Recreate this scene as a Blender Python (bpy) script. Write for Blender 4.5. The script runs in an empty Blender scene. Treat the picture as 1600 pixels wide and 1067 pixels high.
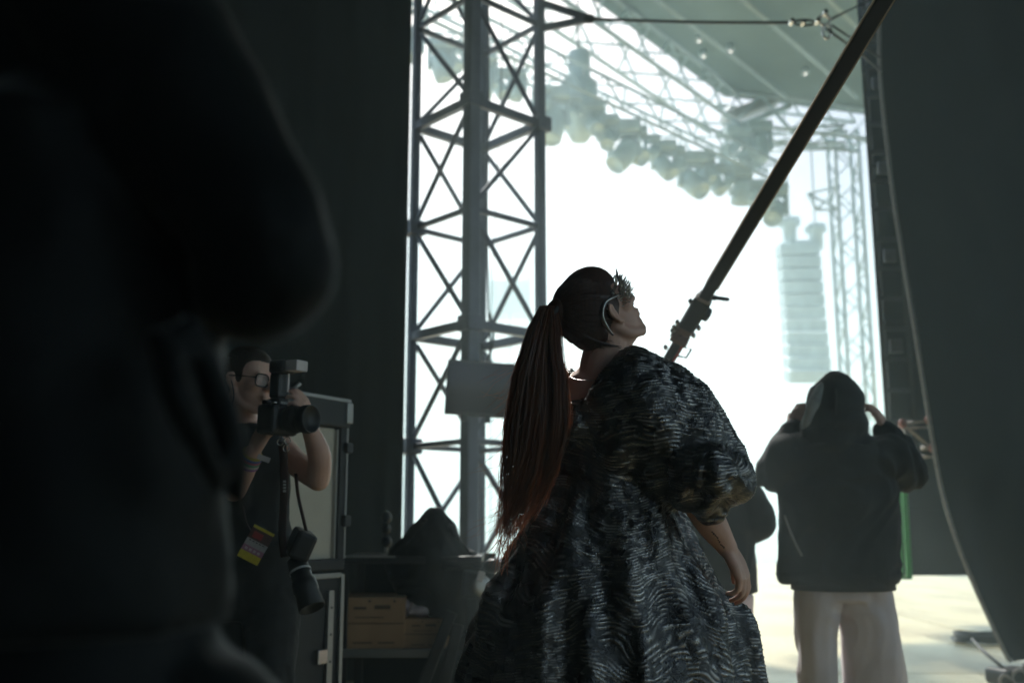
import bpy, bmesh, math, random
from mathutils import Vector, Matrix, Euler, Quaternion, noise
random.seed(7)
R = math.radians
sc = bpy.context.scene
COL = sc.collection

# ---------------------------------------------------------------- camera
PITCH = R(10.27); CAMZ = 1.10; FPX = 35.0 / 36.0 * 1600.0
cd = bpy.data.cameras.new('camera'); cam = bpy.data.objects.new('camera', cd); COL.objects.link(cam)
cam.location = (0, 0, CAMZ); cam.rotation_euler = (R(90) + PITCH, 0, 0)
cd.lens = 35; cd.sensor_width = 36; cd.clip_start = 0.05; cd.clip_end = 3000
cd.dof.use_dof = True; cd.dof.focus_distance = 2.62; cd.dof.aperture_fstop = 2.4
sc.camera = cam
# ---------------------------------------------------------------- sky, sun, exposure
SUN_EL = R(41.5); SUN_AZ = R(-8)
w = bpy.data.worlds.new('World'); sc.world = w; w.use_nodes = True
wn = w.node_tree; sky = wn.nodes.new('ShaderNodeTexSky'); sky.sky_type = 'NISHITA'
sky.sun_disc = False; sky.sun_elevation = SUN_EL; sky.sun_rotation = SUN_AZ
sky.air_density = 1.0; sky.dust_density = 2.0; sky.ozone_density = 1.0
wn.nodes['Background'].inputs[1].default_value = 0.075
wn.links.new(sky.outputs[0], wn.nodes['Background'].inputs[0])
S = Vector((math.sin(SUN_AZ) * math.cos(SUN_EL), math.cos(SUN_AZ) * math.cos(SUN_EL), math.sin(SUN_EL)))
sl = bpy.data.lights.new('sun', 'SUN'); sl.energy = 4.8; sl.angle = R(1.5); sl.color = (1.0, 0.975, 0.92)
so = bpy.data.objects.new('sun', sl); COL.objects.link(so); so.location = S * 60
so.rotation_euler = S.to_track_quat('Z', 'Y').to_euler()
sc.view_settings.view_transform = 'Standard'; sc.view_settings.look = 'None'
sc.view_settings.exposure = 1.18; sc.view_settings.gamma = 1.0
sc.cycles.use_denoising = True; sc.cycles.denoiser = 'OPENIMAGEDENOISE'
sc.cycles.max_bounces = 8; sc.cycles.diffuse_bounces = 4; sc.cycles.glossy_bounces = 4
sc.cycles.transmission_bounces = 4; sc.cycles.volume_bounces = 1; sc.cycles.transparent_max_bounces = 16
sc.cycles.sample_clamp_indirect = 4.0; sc.cycles.caustics_reflective = False; sc.cycles.caustics_refractive = False

# ---------------------------------------------------------------- pixel (1600x1067) -> world point helpers
CP, SP = math.cos(PITCH), math.sin(PITCH)
def ray(px, py):
    a = (px - 800.0) / FPX; b = -(py - 533.5) / FPX
    return Vector((a, CP - b * SP, SP + b * CP))
CAM = Vector((0, 0, CAMZ))
def P(px, py, d):      # at depth d along the optical axis
    return CAM + ray(px, py) * d
def PY(px, py, Y):     # on the vertical plane y = Y
    r = ray(px, py); return CAM + r * (Y / r.y)
def PZ(px, py, Z):     # on the horizontal plane z = Z
    r = ray(px, py); return CAM + r * ((Z - CAMZ) / r.z)

# ---------------------------------------------------------------- mesh helper
def frame(d, up=Vector((0, 0, 1))):
    d = d.normalized()
    if abs(d.dot(up)) > 0.98: up = Vector((0, 1, 0))
    x = d.cross(up).normalized(); y = x.cross(d).normalized()
    return x, y, d
def catmull(pts, n):
    pts = [Vector(p) for p in pts]; out = []
    k = len(pts)
    if k < 3: return [pts[0].lerp(pts[-1], i / n) for i in range(n + 1)]
    for i in range(k - 1):
        p0 = pts[max(i - 1, 0)]; p1 = pts[i]; p2 = pts[i + 1]; p3 = pts[min(i + 2, k - 1)]
        for j in range(n):
            t = j / n
            out.append(0.5 * ((2 * p1) + (p2 - p0) * t + (2 * p0 - 5 * p1 + 4 * p2 - p3) * t * t + (3 * p1 - p0 - 3 * p2 + p3) * t ** 3))
    out.append(pts[-1]); return out
def lerpl(vals, n):
    out = []
    for i in range(len(vals) - 1):
        for j in range(n):
            t = j / n; t = t * t * (3 - 2 * t)
            out.append(vals[i] * (1 - t) + vals[i + 1] * t)
    out.append(vals[-1]); return out
class MB:
    def __init__(s): s.v = []; s.f = []; s.mi = []; s.cur = 0
    def add(s, vs, fs):
        b = len(s.v); s.v += [Vector(v) for v in vs]; s.f += [[b + i for i in f] for f in fs]; s.mi += [s.cur] * len(fs)
        return s
    def box(s, c, size, rot=None, bev=0.0):
        c = Vector(c); hx, hy, hz = [k / 2 for k in size]
        m = rot if rot is not None else Matrix.Identity(3)
        if bev <= 0:
            vs = [c + m @ Vector((x * hx, y * hy, z * hz)) for z in (-1, 1) for y in (-1, 1) for x in (-1, 1)]
            return s.add(vs, [(0, 2, 3, 1), (4, 5, 7, 6), (0, 1, 5, 4), (2, 6, 7, 3), (0, 4, 6, 2), (1, 3, 7, 5)])
        bm = bmesh.new(); bmesh.ops.create_cube(bm, size=1.0)
        for v in bm.verts: v.co = Vector((v.co.x * size[0], v.co.y * size[1], v.co.z * size[2]))
        bmesh.ops.bevel(bm, geom=list(bm.edges), offset=bev, segments=2, profile=0.5, affect='EDGES')
        bm.verts.index_update()
        vs = [c + m @ v.co for v in bm.verts]; fs = [[v.index for v in f.verts] for f in bm.faces]; bm.free()
        return s.add(vs, fs)
    def bar(s, p0, p1, w, h, up=Vector((0, 0, 1)), bev=0.0):
        p0 = Vector(p0); p1 = Vector(p1); x, y, d = frame(p1 - p0, up)
        m = Matrix((x, y, d)).transposed()
        return s.box((p0 + p1) / 2, (w, h, (p1 - p0).length), m, bev)
    def tube(s, pts, r, seg=10, caps=True, flat=1.0, up=None):
        pts = [Vector(p) for p in pts]; n = len(pts)
        rs = list(r) if isinstance(r, (list, tuple)) else [r] * n
        rings = []; px = None
        for i, p in enumerate(pts):
            d = (pts[min(i + 1, n - 1)] - pts[max(i - 1, 0)]).normalized()
            if px is None:
                x, y, _ = frame(d, up if up is not None else Vector((0, 0, 1)))
            else:
                x = (px - d * px.dot(d)).normalized(); y = d.cross(x)
            px = x
            rings.append([p + x * (math.cos(2 * math.pi * k / seg) * rs[i]) + y * (math.sin(2 * math.pi * k / seg) * rs[i] * flat) for k in range(seg)])
        return s.loft(rings, caps)
    def loft(s, rings, caps=True, closed=True):
        n = len(rings[0]); vs = [p for r in rings for p in r]; fs = []
        for i in range(len(rings) - 1):
            for k in range(n if closed else n - 1):
                a = i * n + k; b = i * n + (k + 1) % n
                fs.append((a, b, b + n, a + n))
        if caps and closed:
            fs.append(tuple(range(n - 1, -1, -1))); m = (len(rings) - 1) * n
            fs.append(tuple(range(m, m + n)))
        return s.add(vs, fs)
    def ell(s, c, rad, rot=None, seg=16):
        c = Vector(c); m = rot if rot is not None else Matrix.Identity(3); hs = seg // 2
        vs = [c + m @ Vector((0, 0, -rad[2]))]
        for i in range(1, hs):
            t = -math.pi / 2 + math.pi * i / hs
            for k in range(seg):
                a = 2 * math.pi * k / seg
                vs.append(c + m @ Vector((rad[0] * math.cos(t) * math.cos(a), rad[1] * math.cos(t) * math.sin(a), rad[2] * math.sin(t))))
        vs.append(c + m @ Vector((0, 0, rad[2]))); L = len(vs) - 1; fs = []
        for k in range(seg): fs.append((0, 1 + (k + 1) % seg, 1 + k))
        for i in range(hs - 2):
            for k in range(seg):
                a = 1 + i * seg + k; b = 1 + i * seg + (k + 1) % seg
                fs.append((a, b, b + seg, a + seg))
        o = 1 + (hs - 2) * seg
        for k in range(seg): fs.append((o + k, o + (k + 1) % seg, L))
        return s.add(vs, fs)
    def limb(s, pts, rs, seg=14, n=6, flat=1.0, up=None):
        cp = catmull(pts, n) if len(pts) > 2 else catmull(pts, n * 2)
        cr = lerpl(rs, n if len(pts) > 2 else n * 2)
        s.tube(cp, cr, seg, True, flat, up)
        s.ell(cp[0], (cr[0],) * 3, None, 12); s.ell(cp[-1], (cr[-1],) * 3, None, 12)
        return s
    def lathe(s, c, axis, prof, seg=20, caps=True):   # prof: list of (distance along axis, radius)
        x, y, d = frame(Vector(axis)); c = Vector(c)
        return s.loft([[c + d * h + x * (math.cos(2 * math.pi * k / seg) * r) + y * (math.sin(2 * math.pi * k / seg) * r) for k in range(seg)] for h, r in prof], caps)
    def build(s, name, mats, parent=None, smooth=False, org=None):
        me = bpy.data.meshes.new(name)
        o = bpy.data.objects.new(name, me); COL.objects.link(o)
        base = Vector((0, 0, 0))
        if parent is not None:
            o.parent = parent; q = parent
            while q.parent is not None: q = q.parent
            base = Vector(q['_base'])
        elif org is not None:
            base = Vector(org); o.location = base
        o['_base'] = tuple(base)
        me.from_pydata([v - base for v in s.v], [], s.f)
        ms = mats if isinstance(mats, (list, tuple)) else [mats]
        for m in ms: me.materials.append(m)
        if len(ms) > 1: me.polygons.foreach_set('material_index', s.mi)
        if smooth: me.polygons.foreach_set('use_smooth', [True] * len(me.polygons))
        me.update(); return o
def thing(name, label, cat, loc, group=None):
    o = bpy.data.objects.new(name, None); COL.objects.link(o); o.empty_display_size = 0.1
    o.location = loc; o['_base'] = tuple(loc); return tag(o, label, cat, group)
def tag(o, label, cat, group=None):
    o['label'] = label; o['category'] = cat
    if group: o['group'] = group
    return o
def structure(o): o['kind'] = 'structure'; return o
def bake(o, mods):            # run modifiers on o and keep the result as its mesh
    for kind, kw in mods:
        m = o.modifiers.new(kind, kind)
        for k, v in kw.items(): setattr(m, k, v)
    dg = bpy.context.evaluated_depsgraph_get(); dg.update()
    me = bpy.data.meshes.new_from_object(o.evaluated_get(dg))
    o.modifiers.clear(); old = o.data; o.data = me; bpy.data.meshes.remove(old); me.name = o.name
    return o
def organic(mb, name, mat, parent, voxel=0.005, smooth=6, fac=0.5, sub=0):
    o = mb.build(name, mat, parent)
    bake(o, [('REMESH', dict(mode='VOXEL', voxel_size=voxel, use_smooth_shade=True)), ('SMOOTH', dict(factor=fac, iterations=smooth))])
    if sub: bake(o, [('SUBSURF', dict(levels=sub, render_levels=sub))])
    o.data.polygons.foreach_set('use_smooth', [True] * len(o.data.polygons))
    return o
def copy_tree(o, parent=None):
    c = o.copy(); COL.objects.link(c); c.parent = parent
    for ch in [k for k in o.children]: copy_tree(ch, c)
    return c

# ---------------------------------------------------------------- materials
def mat(name, col, rough=0.6, metal=0.0, col2=None, nscale=6.0, bump=0.0, bscale=40.0, spec=0.5, sheen=0.0, rvar=0.12, stretch=None, trans=0.0, bdist=0.01):
    m = bpy.data.materials.new(name); m.use_nodes = True; nt = m.node_tree; b = nt.nodes['Principled BSDF']
    tc = nt.nodes.new('ShaderNodeTexCoord'); mp = nt.nodes.new('ShaderNodeMapping'); nt.links.new(tc.outputs['Object'], mp.inputs[0])
    if stretch: mp.inputs['Scale'].default_value = stretch
    nz = nt.nodes.new('ShaderNodeTexNoise'); nz.inputs['Scale'].default_value = nscale; nz.inputs['Detail'].default_value = 6
    nt.links.new(mp.outputs[0], nz.inputs['Vector'])
    mx = nt.nodes.new('ShaderNodeMix'); mx.data_type = 'RGBA'
    c2 = col2 if col2 else tuple(k * 0.72 for k in col)
    mx.inputs[6].default_value = (*col, 1); mx.inputs[7].default_value = (*c2, 1)
    cr = nt.nodes.new('ShaderNodeMapRange'); cr.inputs[1].default_value = 0.35; cr.inputs[2].default_value = 0.68
    nt.links.new(nz.outputs['Fac'], cr.inputs[0]); nt.links.new(cr.outputs[0], mx.inputs[0]); nt.links.new(mx.outputs[2], b.inputs['Base Color'])
    rr = nt.nodes.new('ShaderNodeMapRange'); rr.inputs[3].default_value = max(rough - rvar, 0.04); rr.inputs[4].default_value = min(rough + rvar, 1)
    nt.links.new(nz.outputs['Fac'], rr.inputs[0]); nt.links.new(rr.outputs[0], b.inputs['Roughness'])
    b.inputs['Metallic'].default_value = metal; b.inputs['Specular IOR Level'].default_value = spec
    if sheen: b.inputs['Sheen Weight'].default_value = sheen; b.inputs['Sheen Roughness'].default_value = 0.4
    if trans: b.inputs['Transmission Weight'].default_value = trans
    if bump:
        n2 = nt.nodes.new('ShaderNodeTexNoise'); n2.inputs['Scale'].default_value = bscale; n2.inputs['Detail'].default_value = 4
        nt.links.new(mp.outputs[0], n2.inputs['Vector'])
        bp = nt.nodes.new('ShaderNodeBump'); bp.inputs['Strength'].default_value = bump; bp.inputs['Distance'].default_value = bdist
        nt.links.new(n2.outputs['Fac'], bp.inputs['Height']); nt.links.new(bp.outputs[0], b.inputs['Normal'])
    return m
def emit(name, col, strength, base=(0.02, 0.02, 0.02)):
    m = mat(name, base, 0.3); b = m.node_tree.nodes['Principled BSDF']
    b.inputs['Emission Color'].default_value = (*col, 1); b.inputs['Emission Strength'].default_value = strength
    return m
M = {}
M['drape'] = mat('black stage cloth', (0.0105, 0.0130, 0.0145), 0.9, 0, (0.0075, 0.0095, 0.0105), 2.2, 0.25, 160, spec=0.08)
M['dark_wall'] = mat('dark cloth wall', (0.02, 0.023, 0.03), 0.8, 0, (0.014, 0.016, 0.022), 1.2, 0.2, 50, spec=0.3)
M['deck'] = mat('plywood deck', (0.62, 0.52, 0.27), 0.36, 0, (0.40, 0.32, 0.17), 1.3, 0.2, 25, rvar=0.15, stretch=(1, 0.25, 1))
M['ground'] = mat('trampled ground', (0.28, 0.25, 0.19), 0.9, 0, (0.20, 0.20, 0.14), 0.15)
M['tower'] = mat('painted steel tower', (0.095, 0.105, 0.15), 0.45, 0.3, (0.065, 0.072, 0.105), 5, 0.12, 60)
M['alu'] = mat('dull aluminium', (0.42, 0.41, 0.39), 0.42, 0.9, (0.45, 0.44, 0.42), 9, 0.08, 90)
M['steel'] = mat('shiny steel', (0.72, 0.70, 0.67), 0.22, 1.0, (0.5, 0.48, 0.46), 14)
M['black_metal'] = mat('black metal', (0.016, 0.016, 0.018), 0.5, 0.0, (0.010, 0.010, 0.012), 10)
M['black_plastic'] = mat('black plastic', (0.018, 0.018, 0.02), 0.45, 0, None, 12, 0.05, 300)
M['roof_skin'] = mat('haze-paled roof cloth', (0.26, 0.35, 0.36), 0.75, 0, (0.17, 0.24, 0.25), 0.4)  # roof colour paled so that distance haze is part of the cloth tone
M['rig'] = mat('haze-paled rigging metal', (0.62, 0.74, 0.77), 0.55, 0.1, (0.46, 0.55, 0.58), 3)  # pale teal puts the fade of far haze into the metal colour
M['rope'] = mat('steel wire rope', (0.09, 0.09, 0.10), 0.5, 0.4, None, 60)
# ================================================================ the setting
# ---- ground beyond the stage and the plywood stage deck
g = MB(); g.add([(-700, -60, -1.6), (700, -60, -1.6), (700, 900, -1.6), (-700, 900, -1.6)], [(0, 1, 2, 3)])
structure(g.build('ground', M['ground']))
d = MB(); d.box((0.5, 9.0, -0.82), (26, 40, 1.56)); deck = structure(d.build('stage_deck', M['black_metal']))
pm = MB(); PW, PL = 1.22, 2.44
pm.box((0, 0, -0.02), (PW - 0.012, PL - 0.012, 0.036), None, 0.004)
first = None; rnd = random.Random(3)
for j in range(-1, 11):
    for i in range(-5, 9):
        x = i * PW + 0.4 + (0.61 if j % 2 else 0); y = j * PL + 1.6
        if first is None:
            first = pm.build('deck_panel', M['deck'], deck); o = first
        else:
            o = first.copy(); COL.objects.link(o)
        o.location = (x, y, rnd.uniform(-0.002, 0.002)); o.rotation_euler = (rnd.uniform(-.0012, .0012), rnd.uniform(-.0012, .0012), rnd.uniform(-.003, .003))
# ---- the black wing the photographer stands in (sides, top), with added light-blocking cloths
def cloth_sheet(name, a, b, z0, z1, amp, waves, mat_, seed, nz=24, nx=160, thick=0.006, parent=None):
    a = Vector(a); b = Vector(b); n = Vector((-(b - a).y, (b - a).x, 0)).normalized(); rr = random.Random(seed)
    ph = [rr.uniform(0, 6.28) for _ in range(4)]; mb = MB(); vs = []; fs = []
    for j in range(nz + 1):
        tz = j / nz
        for i in range(nx + 1):
            t = i / nx
            f = math.sin(t * waves * 6.28 + ph[0] + 1.3 * math.sin(t * 9 + ph[1])) * 0.6 + math.sin(t * waves * 2.7 * 6.28 + ph[2]) * 0.22 + math.sin(t * waves * .37 * 6.28 + ph[3]) * .6
            f *= amp * (1.0 - 0.45 * tz)
            p = a.lerp(b, t) + n * f; vs.append((p.x, p.y, z0 + (z1 - z0) * tz))
    for j in range(nz):
        for i in range(nx):
            q = j * (nx + 1) + i; fs.append((q, q + 1, q + nx + 2, q + nx + 1))
    mb.add(vs, fs); o = mb.build(name, mat_, parent, True)
    bake(o, [('SOLIDIFY', dict(thickness=thick))]); return o
LEG_L = Vector((-0.775, 7.52, 0))
o = cloth_sheet('side_curtain', (-6.5, 6.6, 0), (LEG_L.x - 0.035, 7.44, 0), -0.008, 6.6, 0.05, 14, M['drape'], 5)
tag(o, 'black stage cloth hanging left of the lattice tower, behind the photographer', 'curtain')
o = cloth_sheet('wing_curtain', (-6.5, -5.0, 0), (-6.5, 6.6, 0), -0.008, 6.6, 0.06, 16, M['drape'], 6)
tag(o, 'black stage cloth closing off the far left of the wing', 'curtain')
o = cloth_sheet('wing_curtain', (2.2, -5.0, 0), (-6.5, -5.0, 0), -0.008, 6.6, 0.06, 10, M['drape'], 8)  # added behind the camera to cut sky fill from the rear
tag(o, 'unseen black cloth added behind the viewer to cut the fill light', 'curtain')
o = cloth_sheet('sun_block_cloth', (-0.85, 7.72, 0), (8.5, 8.1, 0), 6.25, 6.6, 0.05, 14, M['drape'], 12)  # added out of view to keep sun from reaching deep into the wing
tag(o, 'unseen black cloth added across the top of the stage opening to block sun', 'curtain')
t = MB(); t.box((1.0, 1.3, 6.64), (15.2, 12.9, 0.06)); structure(t.build('wing_ceiling', M['drape']))

# ---- right hand drape with its curved, tied-back edge
edge_px = [(1372, -60), (1374, 60), (1376, 130), (1392, 280), (1410, 400), (1430, 520), (1449, 640), (1470, 760), (1493, 840), (1518, 905), (1545, 965), (1572, 1022), (1580, 1030)]
YD = 7.6
ep = [PY(x, y, YD) for x, y in edge_px]
ept = ep[0] + (ep[0] - ep[1]).normalized() * 1.3; ept.z = 6.6
edge = catmull([ept] + ep, 8)
edge[-1].z = max(edge[-1].z, 0.02)
mb = MB(); vs = []; fs = []; NX = 60
for j, e in enumerate(edge):
    for i in range(NX + 1):
        t = i / NX; X = e.x + (8.4 - e.x) * t ** 1.4
        dz = -0.03 * math.exp(-((t) / .02) ** 2)
        tie = max(0, 1 - e.z / 3.0)
        yy = YD + 0.16 * math.sin(X * 3.1 + 0.5 * e.z) * (.3 + t) + .03 * math.sin(X * 12 + e.z * 2) * (.2 + t) + 0.05 * math.sin(X * 7.7 - e.z) * t + 0.10 * tie * math.sin((X - e.x) * 9) * math.exp(-(X - e.x) * 1.2)
        vs.append((X, yy, max(e.z, 0.015)))
for j in range(len(edge) - 1):
    for i in range(NX):
        q = j * (NX + 1) + i; fs.append((q, q + NX + 1, q + NX + 2, q + 1))
mb.add(vs, fs); o = mb.build('tied_curtain', M['drape'], None, True); bake(o, [('SOLIDIFY', dict(thickness=0.008)), ('SUBSURF', dict(levels=1, render_levels=1))])
tag(o, 'large black curtain on the right with a curved tied-back edge', 'curtain'); tied = o
o['_base'] = (0, 0, 0)
M['piping'] = mat('grey edge rope', (0.30, 0.29, 0.28), 0.6, 0, (0.22, 0.21, 0.2), 30, 0.3, 200)
MB().tube([e + Vector((-0.012, -0.03, 0)) for e in edge], 0.017, 8).build('edge_rope', M['piping'], tied, True)
# ---- dark cloth wall flown beyond the tied curtain, with its edge truss
YW = 8.9
WZ0 = PY(1440, 900, YW).z; wx = PY(1366, 400, YW).x
back = thing('flown_backdrop', 'tall dark cloth wall hanging beyond the right curtain, edged by a ladder truss', 'backdrop', (wx, YW, WZ0))
seams = [WZ0, PY(1440, 795, YW).z, 2.9, 4.4, 5.9, 7.4, 9.0]
for k in range(len(seams) - 1):
    q = MB(); q.box((wx + 0.06 + 2.9, YW + 0.05, (seams[k] + seams[k + 1]) / 2), (5.8, 0.06, seams[k + 1] - seams[k] - 0.012), None, 0.006)
    q.build('wall_panel', M['dark_wall'], back)
q = MB(); q.box((wx + 0.06 + 2.9, YW + 0.12, (WZ0 + 9.0) / 2), (5.78, 0.05, 9.0 - WZ0 - .02)); q.build('wall_backing', M['dark_wall'], back)
M['grey_truss'] = mat('grey truss paint', (0.075, 0.075, 0.09), 0.5, 0.4, (0.05, 0.05, 0.06), 4)
M['grey_plate'] = mat('worn grey plate', (0.16, 0.16, 0.18), 0.5, 0.4, (0.1, 0.1, 0.11), 8)
for dx in (0.0, 0.24):
    q = MB(); q.tube([(wx + dx, YW - 0.05, 1.6), (wx + dx, YW - 0.05, 9.0)], 0.022, 8); q.build('truss_chord', M['grey_truss'], back, True)
for k in range(26):
    z = 1.7 + k * 0.28
    q = MB(); q.bar((wx, YW - .05, z), (wx + .24, YW - .05, z), 0.03, 0.04); q.build('truss_rung', M['grey_truss'], back)
    if k % 3 == 0:
        q = MB(); q.box((wx + .12, YW - .065, z + .12), (.12, .04, .13), None, .015); q.build('splice_plate', M['grey_plate'], back)
# ================================================================ lattice tower
TF = Vector((-0.30, 7.0, 0)); TS = 0.70
ua = R(42); TU = Vector((math.cos(ua), math.sin(ua), 0)); TV = Vector((-math.sin(ua), math.cos(ua), 0))
TC = {'F': TF, 'R': TF + TU * TS, 'L': TF + TV * TS, 'B': TF + TU * TS + TV * TS}
tower = thing('lattice_tower', 'tall dark steel lattice tower standing beside the bright opening', 'tower', (TF + (TU + TV) * TS / 2))
ZT = 7.4
up_ref = TU
def leg(c, w):
    q = MB(); q.bar(c + Vector((0, 0, 0.03)), c + Vector((0, 0, ZT)), w, w, TU, 0.012); q.build('leg', M['tower'], tower)
    q = MB(); q.box(c + Vector((0, 0, 0.012)), (0.24, 0.24, 0.02), Matrix((TU, TV, Vector((0, 0, 1)))).transposed()); q.build('base_plate', M['tower'], tower)
leg(TC['F'], 0.100); leg(TC['R'], 0.072); leg(TC['L'], 0.062); leg(TC['B'], 0.06)
lev = [0.05, 0.80, 1.66, 2.50, 3.36, 4.20, 5.05, 5.9, 6.75]
faces = [('F', 'R', 1), ('F', 'L', 0), ('L', 'B', 0), ('R', 'B', 1)]
for k, z in enumerate(lev):
    thick = 0.068 if k % 2 == 1 else 0.042
    for a, b, s in faces:
        q = MB(); q.bar(TC[a] + Vector((0, 0, z)), TC[b] + Vector((0, 0, z)), thick * .8, thick, bev=0.006); q.build('rail', M['tower'], tower)
    if k < len(lev) - 1:
        z2 = lev[k + 1]
        for a, b, s in faces:
            flip = (k + s) % 2
            lo, hi = (a, b) if flip else (b, a)
            dirv = (TC[hi] - TC[lo]); off = 0.06
            p0 = TC[lo] + Vector((0, 0, z + off)) + dirv * 0.06; p1 = TC[hi] + Vector((0, 0, z2 - off)) - dirv * 0.06
            q = MB(); q.bar(p0, p1, 0.028, 0.036, bev=0.005); q.build('brace', M['tower'], tower)
for c, zz in (('F', 0.55), ('F', 2.5), ('F', 4.2), ('R', 2.5), ('R', 4.2), ('L', 3.36), ('L', 1.66)):
    q = MB(); q.box(TC[c] + Vector((0, 0, zz)), (0.14, 0.14, 0.12), Matrix((TU, TV, Vector((0, 0, 1)))).transposed(), 0.012); q.build('joint_sleeve', M['tower'], tower)
# outrigger bracket near the top right and the wire rope that leaves it
BR = P(921, 30, 7.9)
for y0 in (4, 46):
    a = PY(848, y0, TC['R'].y)
    q = MB(); q.bar(Vector((TC['R'].x, TC['R'].y, a.z)), BR, 0.04, 0.055, bev=0.006); q.build('outrigger_arm', M['tower'], tower)
q = MB(); q.ell(BR, (0.05, 0.03, 0.04)); q.build('outrigger_lug', M['black_metal'], tower, True)
# thin cables running down inside the tower
def cable(name, pts, r, m, label, n=8, group=None):
    c = catmull(pts, n); q = MB(); q.tube(c, r, 6); o = q.build(name, m, None, True, org=c[-1]); tag(o, label, 'cable', group); return o
M['cable'] = mat('black rubber cable', (0.02, 0.02, 0.02), 0.5, 0, None, 40)
cable('signal_cable', [PY(763, -40, 7.5), PY(763, 150, 7.5), PY(761, 330, 7.5), PY(763, 480, 7.5), PY(766, 540, 7.45), PY(760, 585, 7.35)], 0.008, M['cable'], 'thin black cable hanging down inside the lattice tower to the monitor')
cable('signal_cable', [PY(763, 486, 7.2), PY(771, 515, 7.2), PY(768, 545, 7.2), PY(757, 572, 7.1)], 0.010, M['cable'], 'short black cable loop above the monitor on the tower')
cable('tie_line', [PY(784, -40, 8.2), PY(784, 90, 8.2), PY(779, 250, 8.2), PY(770, 400, 8.2), PY(766, 600, 8.2)], 0.0035, M['rope'], 'thin pale line hanging behind the lattice tower')
# ================================================================ wire rope and shackles to the curtain edge
SH = P(1262, 36, 7.2)
rope = thing('wire_rope_sling', 'taut steel wire rope with shackles strung from the tower to the right curtain', 'rope', SH)
MB().tube(catmull([BR, BR.lerp(SH, .5) + Vector((0, 0, -0.012)), P(1240, 36, 7.2)], 8), 0.012, 8).build('rope', M['rope'], rope, True)
MB().tube([P(1300, 30, 7.2), P(1368, -4, 7.3), P(1480, -70, 7.4)], 0.011, 8).build('rope', M['rope'], rope, True)
MB().tube([P(1290, 45, 7.2), P(1345, 84, 7.3), P(1378, 112, 7.45)], 0.010, 8).build('rope', M['rope'], rope, True)
MB().tube([P(1300, 40, 7.2), P(1345, 70, 7.3), P(1378, 93, 7.45)], 0.008, 8).build('rope', M['rope'], rope, True)
MB().tube([BR, P(955, 32, 7.8)], [0.022, 0.014], 8).build('rope_thimble', M['black_metal'], rope, True)
def ring_pts(c, r1, r2, ax, ay, n=14): return [c + ax * (math.cos(6.2832 * k / n) * r1) + ay * (math.sin(6.2832 * k / n) * r2) for k in range(n + 1)]
ex, ez = Vector((1, 0, 0)), Vector((0, -.2, 1)).normalized()
MB().tube(ring_pts(P(1257, 36, 7.2), 0.075, 0.02, ex, ez), 0.009, 8).build('turnbuckle', M['black_metal'], rope, True)
MB().tube(ring_pts(P(1288, 32, 7.2), 0.04, 0.035, ex, ez), 0.012, 8).build('shackle', M['steel'], rope, True)
MB().tube(ring_pts(P(1292, 50, 7.2), 0.03, 0.05, ex, ez), 0.011, 8).build('shackle', M['steel'], rope, True)
for px, py in ((1237, 35), (1255, 36), (1277, 34), (1289, 21)):
    q = MB(); q.lathe(P(px, py, 7.17), (0, -1, 0), [(-.03, .018), (.03, .018)], 10); q.build('shackle_pin', M['steel'], rope)
# ================================================================ slanted brace pole
B0, B1 = P(772, 1010, 7.4), P(1500, -196, 2.9)
bdir = (B1 - B0).normalized()
def on_pole(py):   # point of the pole axis seen at pixel row py
    lo, hi = 0.0, 1.0
    for _ in range(40):
        m = (lo + hi) / 2; p = B0.lerp(B1, m); v = p - CAM
        b = (v.z * CP - v.y * SP) / (v.y * CP + v.z * SP); y = 533.5 - b * FPX
        if y > py: lo = m
        else: hi = m
    return B0.lerp(B1, lo)
B0 = B0 + bdir * (-(B0.z - 0.06) / bdir.z)
pole = thing('brace_pole', 'long dark slanted brace pole with a clamp at its lower end, crossing the opening', 'brace', (B0.x, B0.y, 0))
pt = on_pole(468)
bx_, by_, _ = frame(bdir, Vector((0, -1, 0)))
q = MB(); q.bar(pt, B1, 0.052, 0.045, Vector((0, -1, 0)), 0.008); q.build('tube', M['black_metal'], pole)
M['pole_edge'] = mat('worn aluminium edge', (0.55, 0.48, 0.36), 0.35, 0.8, (0.35, 0.3, 0.24), 20)
for s in (-1, 1):
    q = MB(); q.bar(pt + bx_ * (s * 0.0275) + bdir * .1, B1 + bx_ * (s * 0.0275), 0.005, 0.036, Vector((0, -1, 0))); q.build('edge_strip', M['pole_edge'], pole)
cl = on_pole(505)
q = MB(); q.bar(on_pole(512), on_pole(466), 0.078, 0.06, Vector((0, -1, 0)), 0.015); q.build('clamp_head', M['black_metal'], pole)
q = MB(); q.bar(on_pole(490) + bx_ * .035, on_pole(478) + bx_ * .035, 0.055, 0.05, Vector((0, -1, 0)), 0.012); q.build('clamp_lever', M['black_metal'], pole)
c0 = on_pole(467)
M['tape'] = mat('pale gaffer tape', (0.45, 0.36, 0.33), 0.6)
q = MB(); q.bar(on_pole(468) + bx_ * 0, on_pole(463), 0.06, 0.052, Vector((0, -1, 0)), 0.004); q.build('tape_band', M['tape'], pole)
q = MB(); q.tube(catmull([c0 + bx_ * .03 - by_ * .03, c0 + bx_ * .05 + bdir * .012 - by_ * .03, c0 + bx_ * .10 + bdir * .035 - by_ * .03], 6), [.012] * 6 + [.009] * 6 + [.003], 8); q.build('tape_tail', M['black_plastic'], pole, True)
M['brown_metal'] = mat('rusty collar', (0.20, 0.12, 0.10), 0.5, 0.4)
q = MB(); q.bar(on_pole(519), on_pole(505), 0.07, 0.055, Vector((0, -1, 0)), 0.01); q.build('collar', M['brown_metal'], pole)
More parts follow.
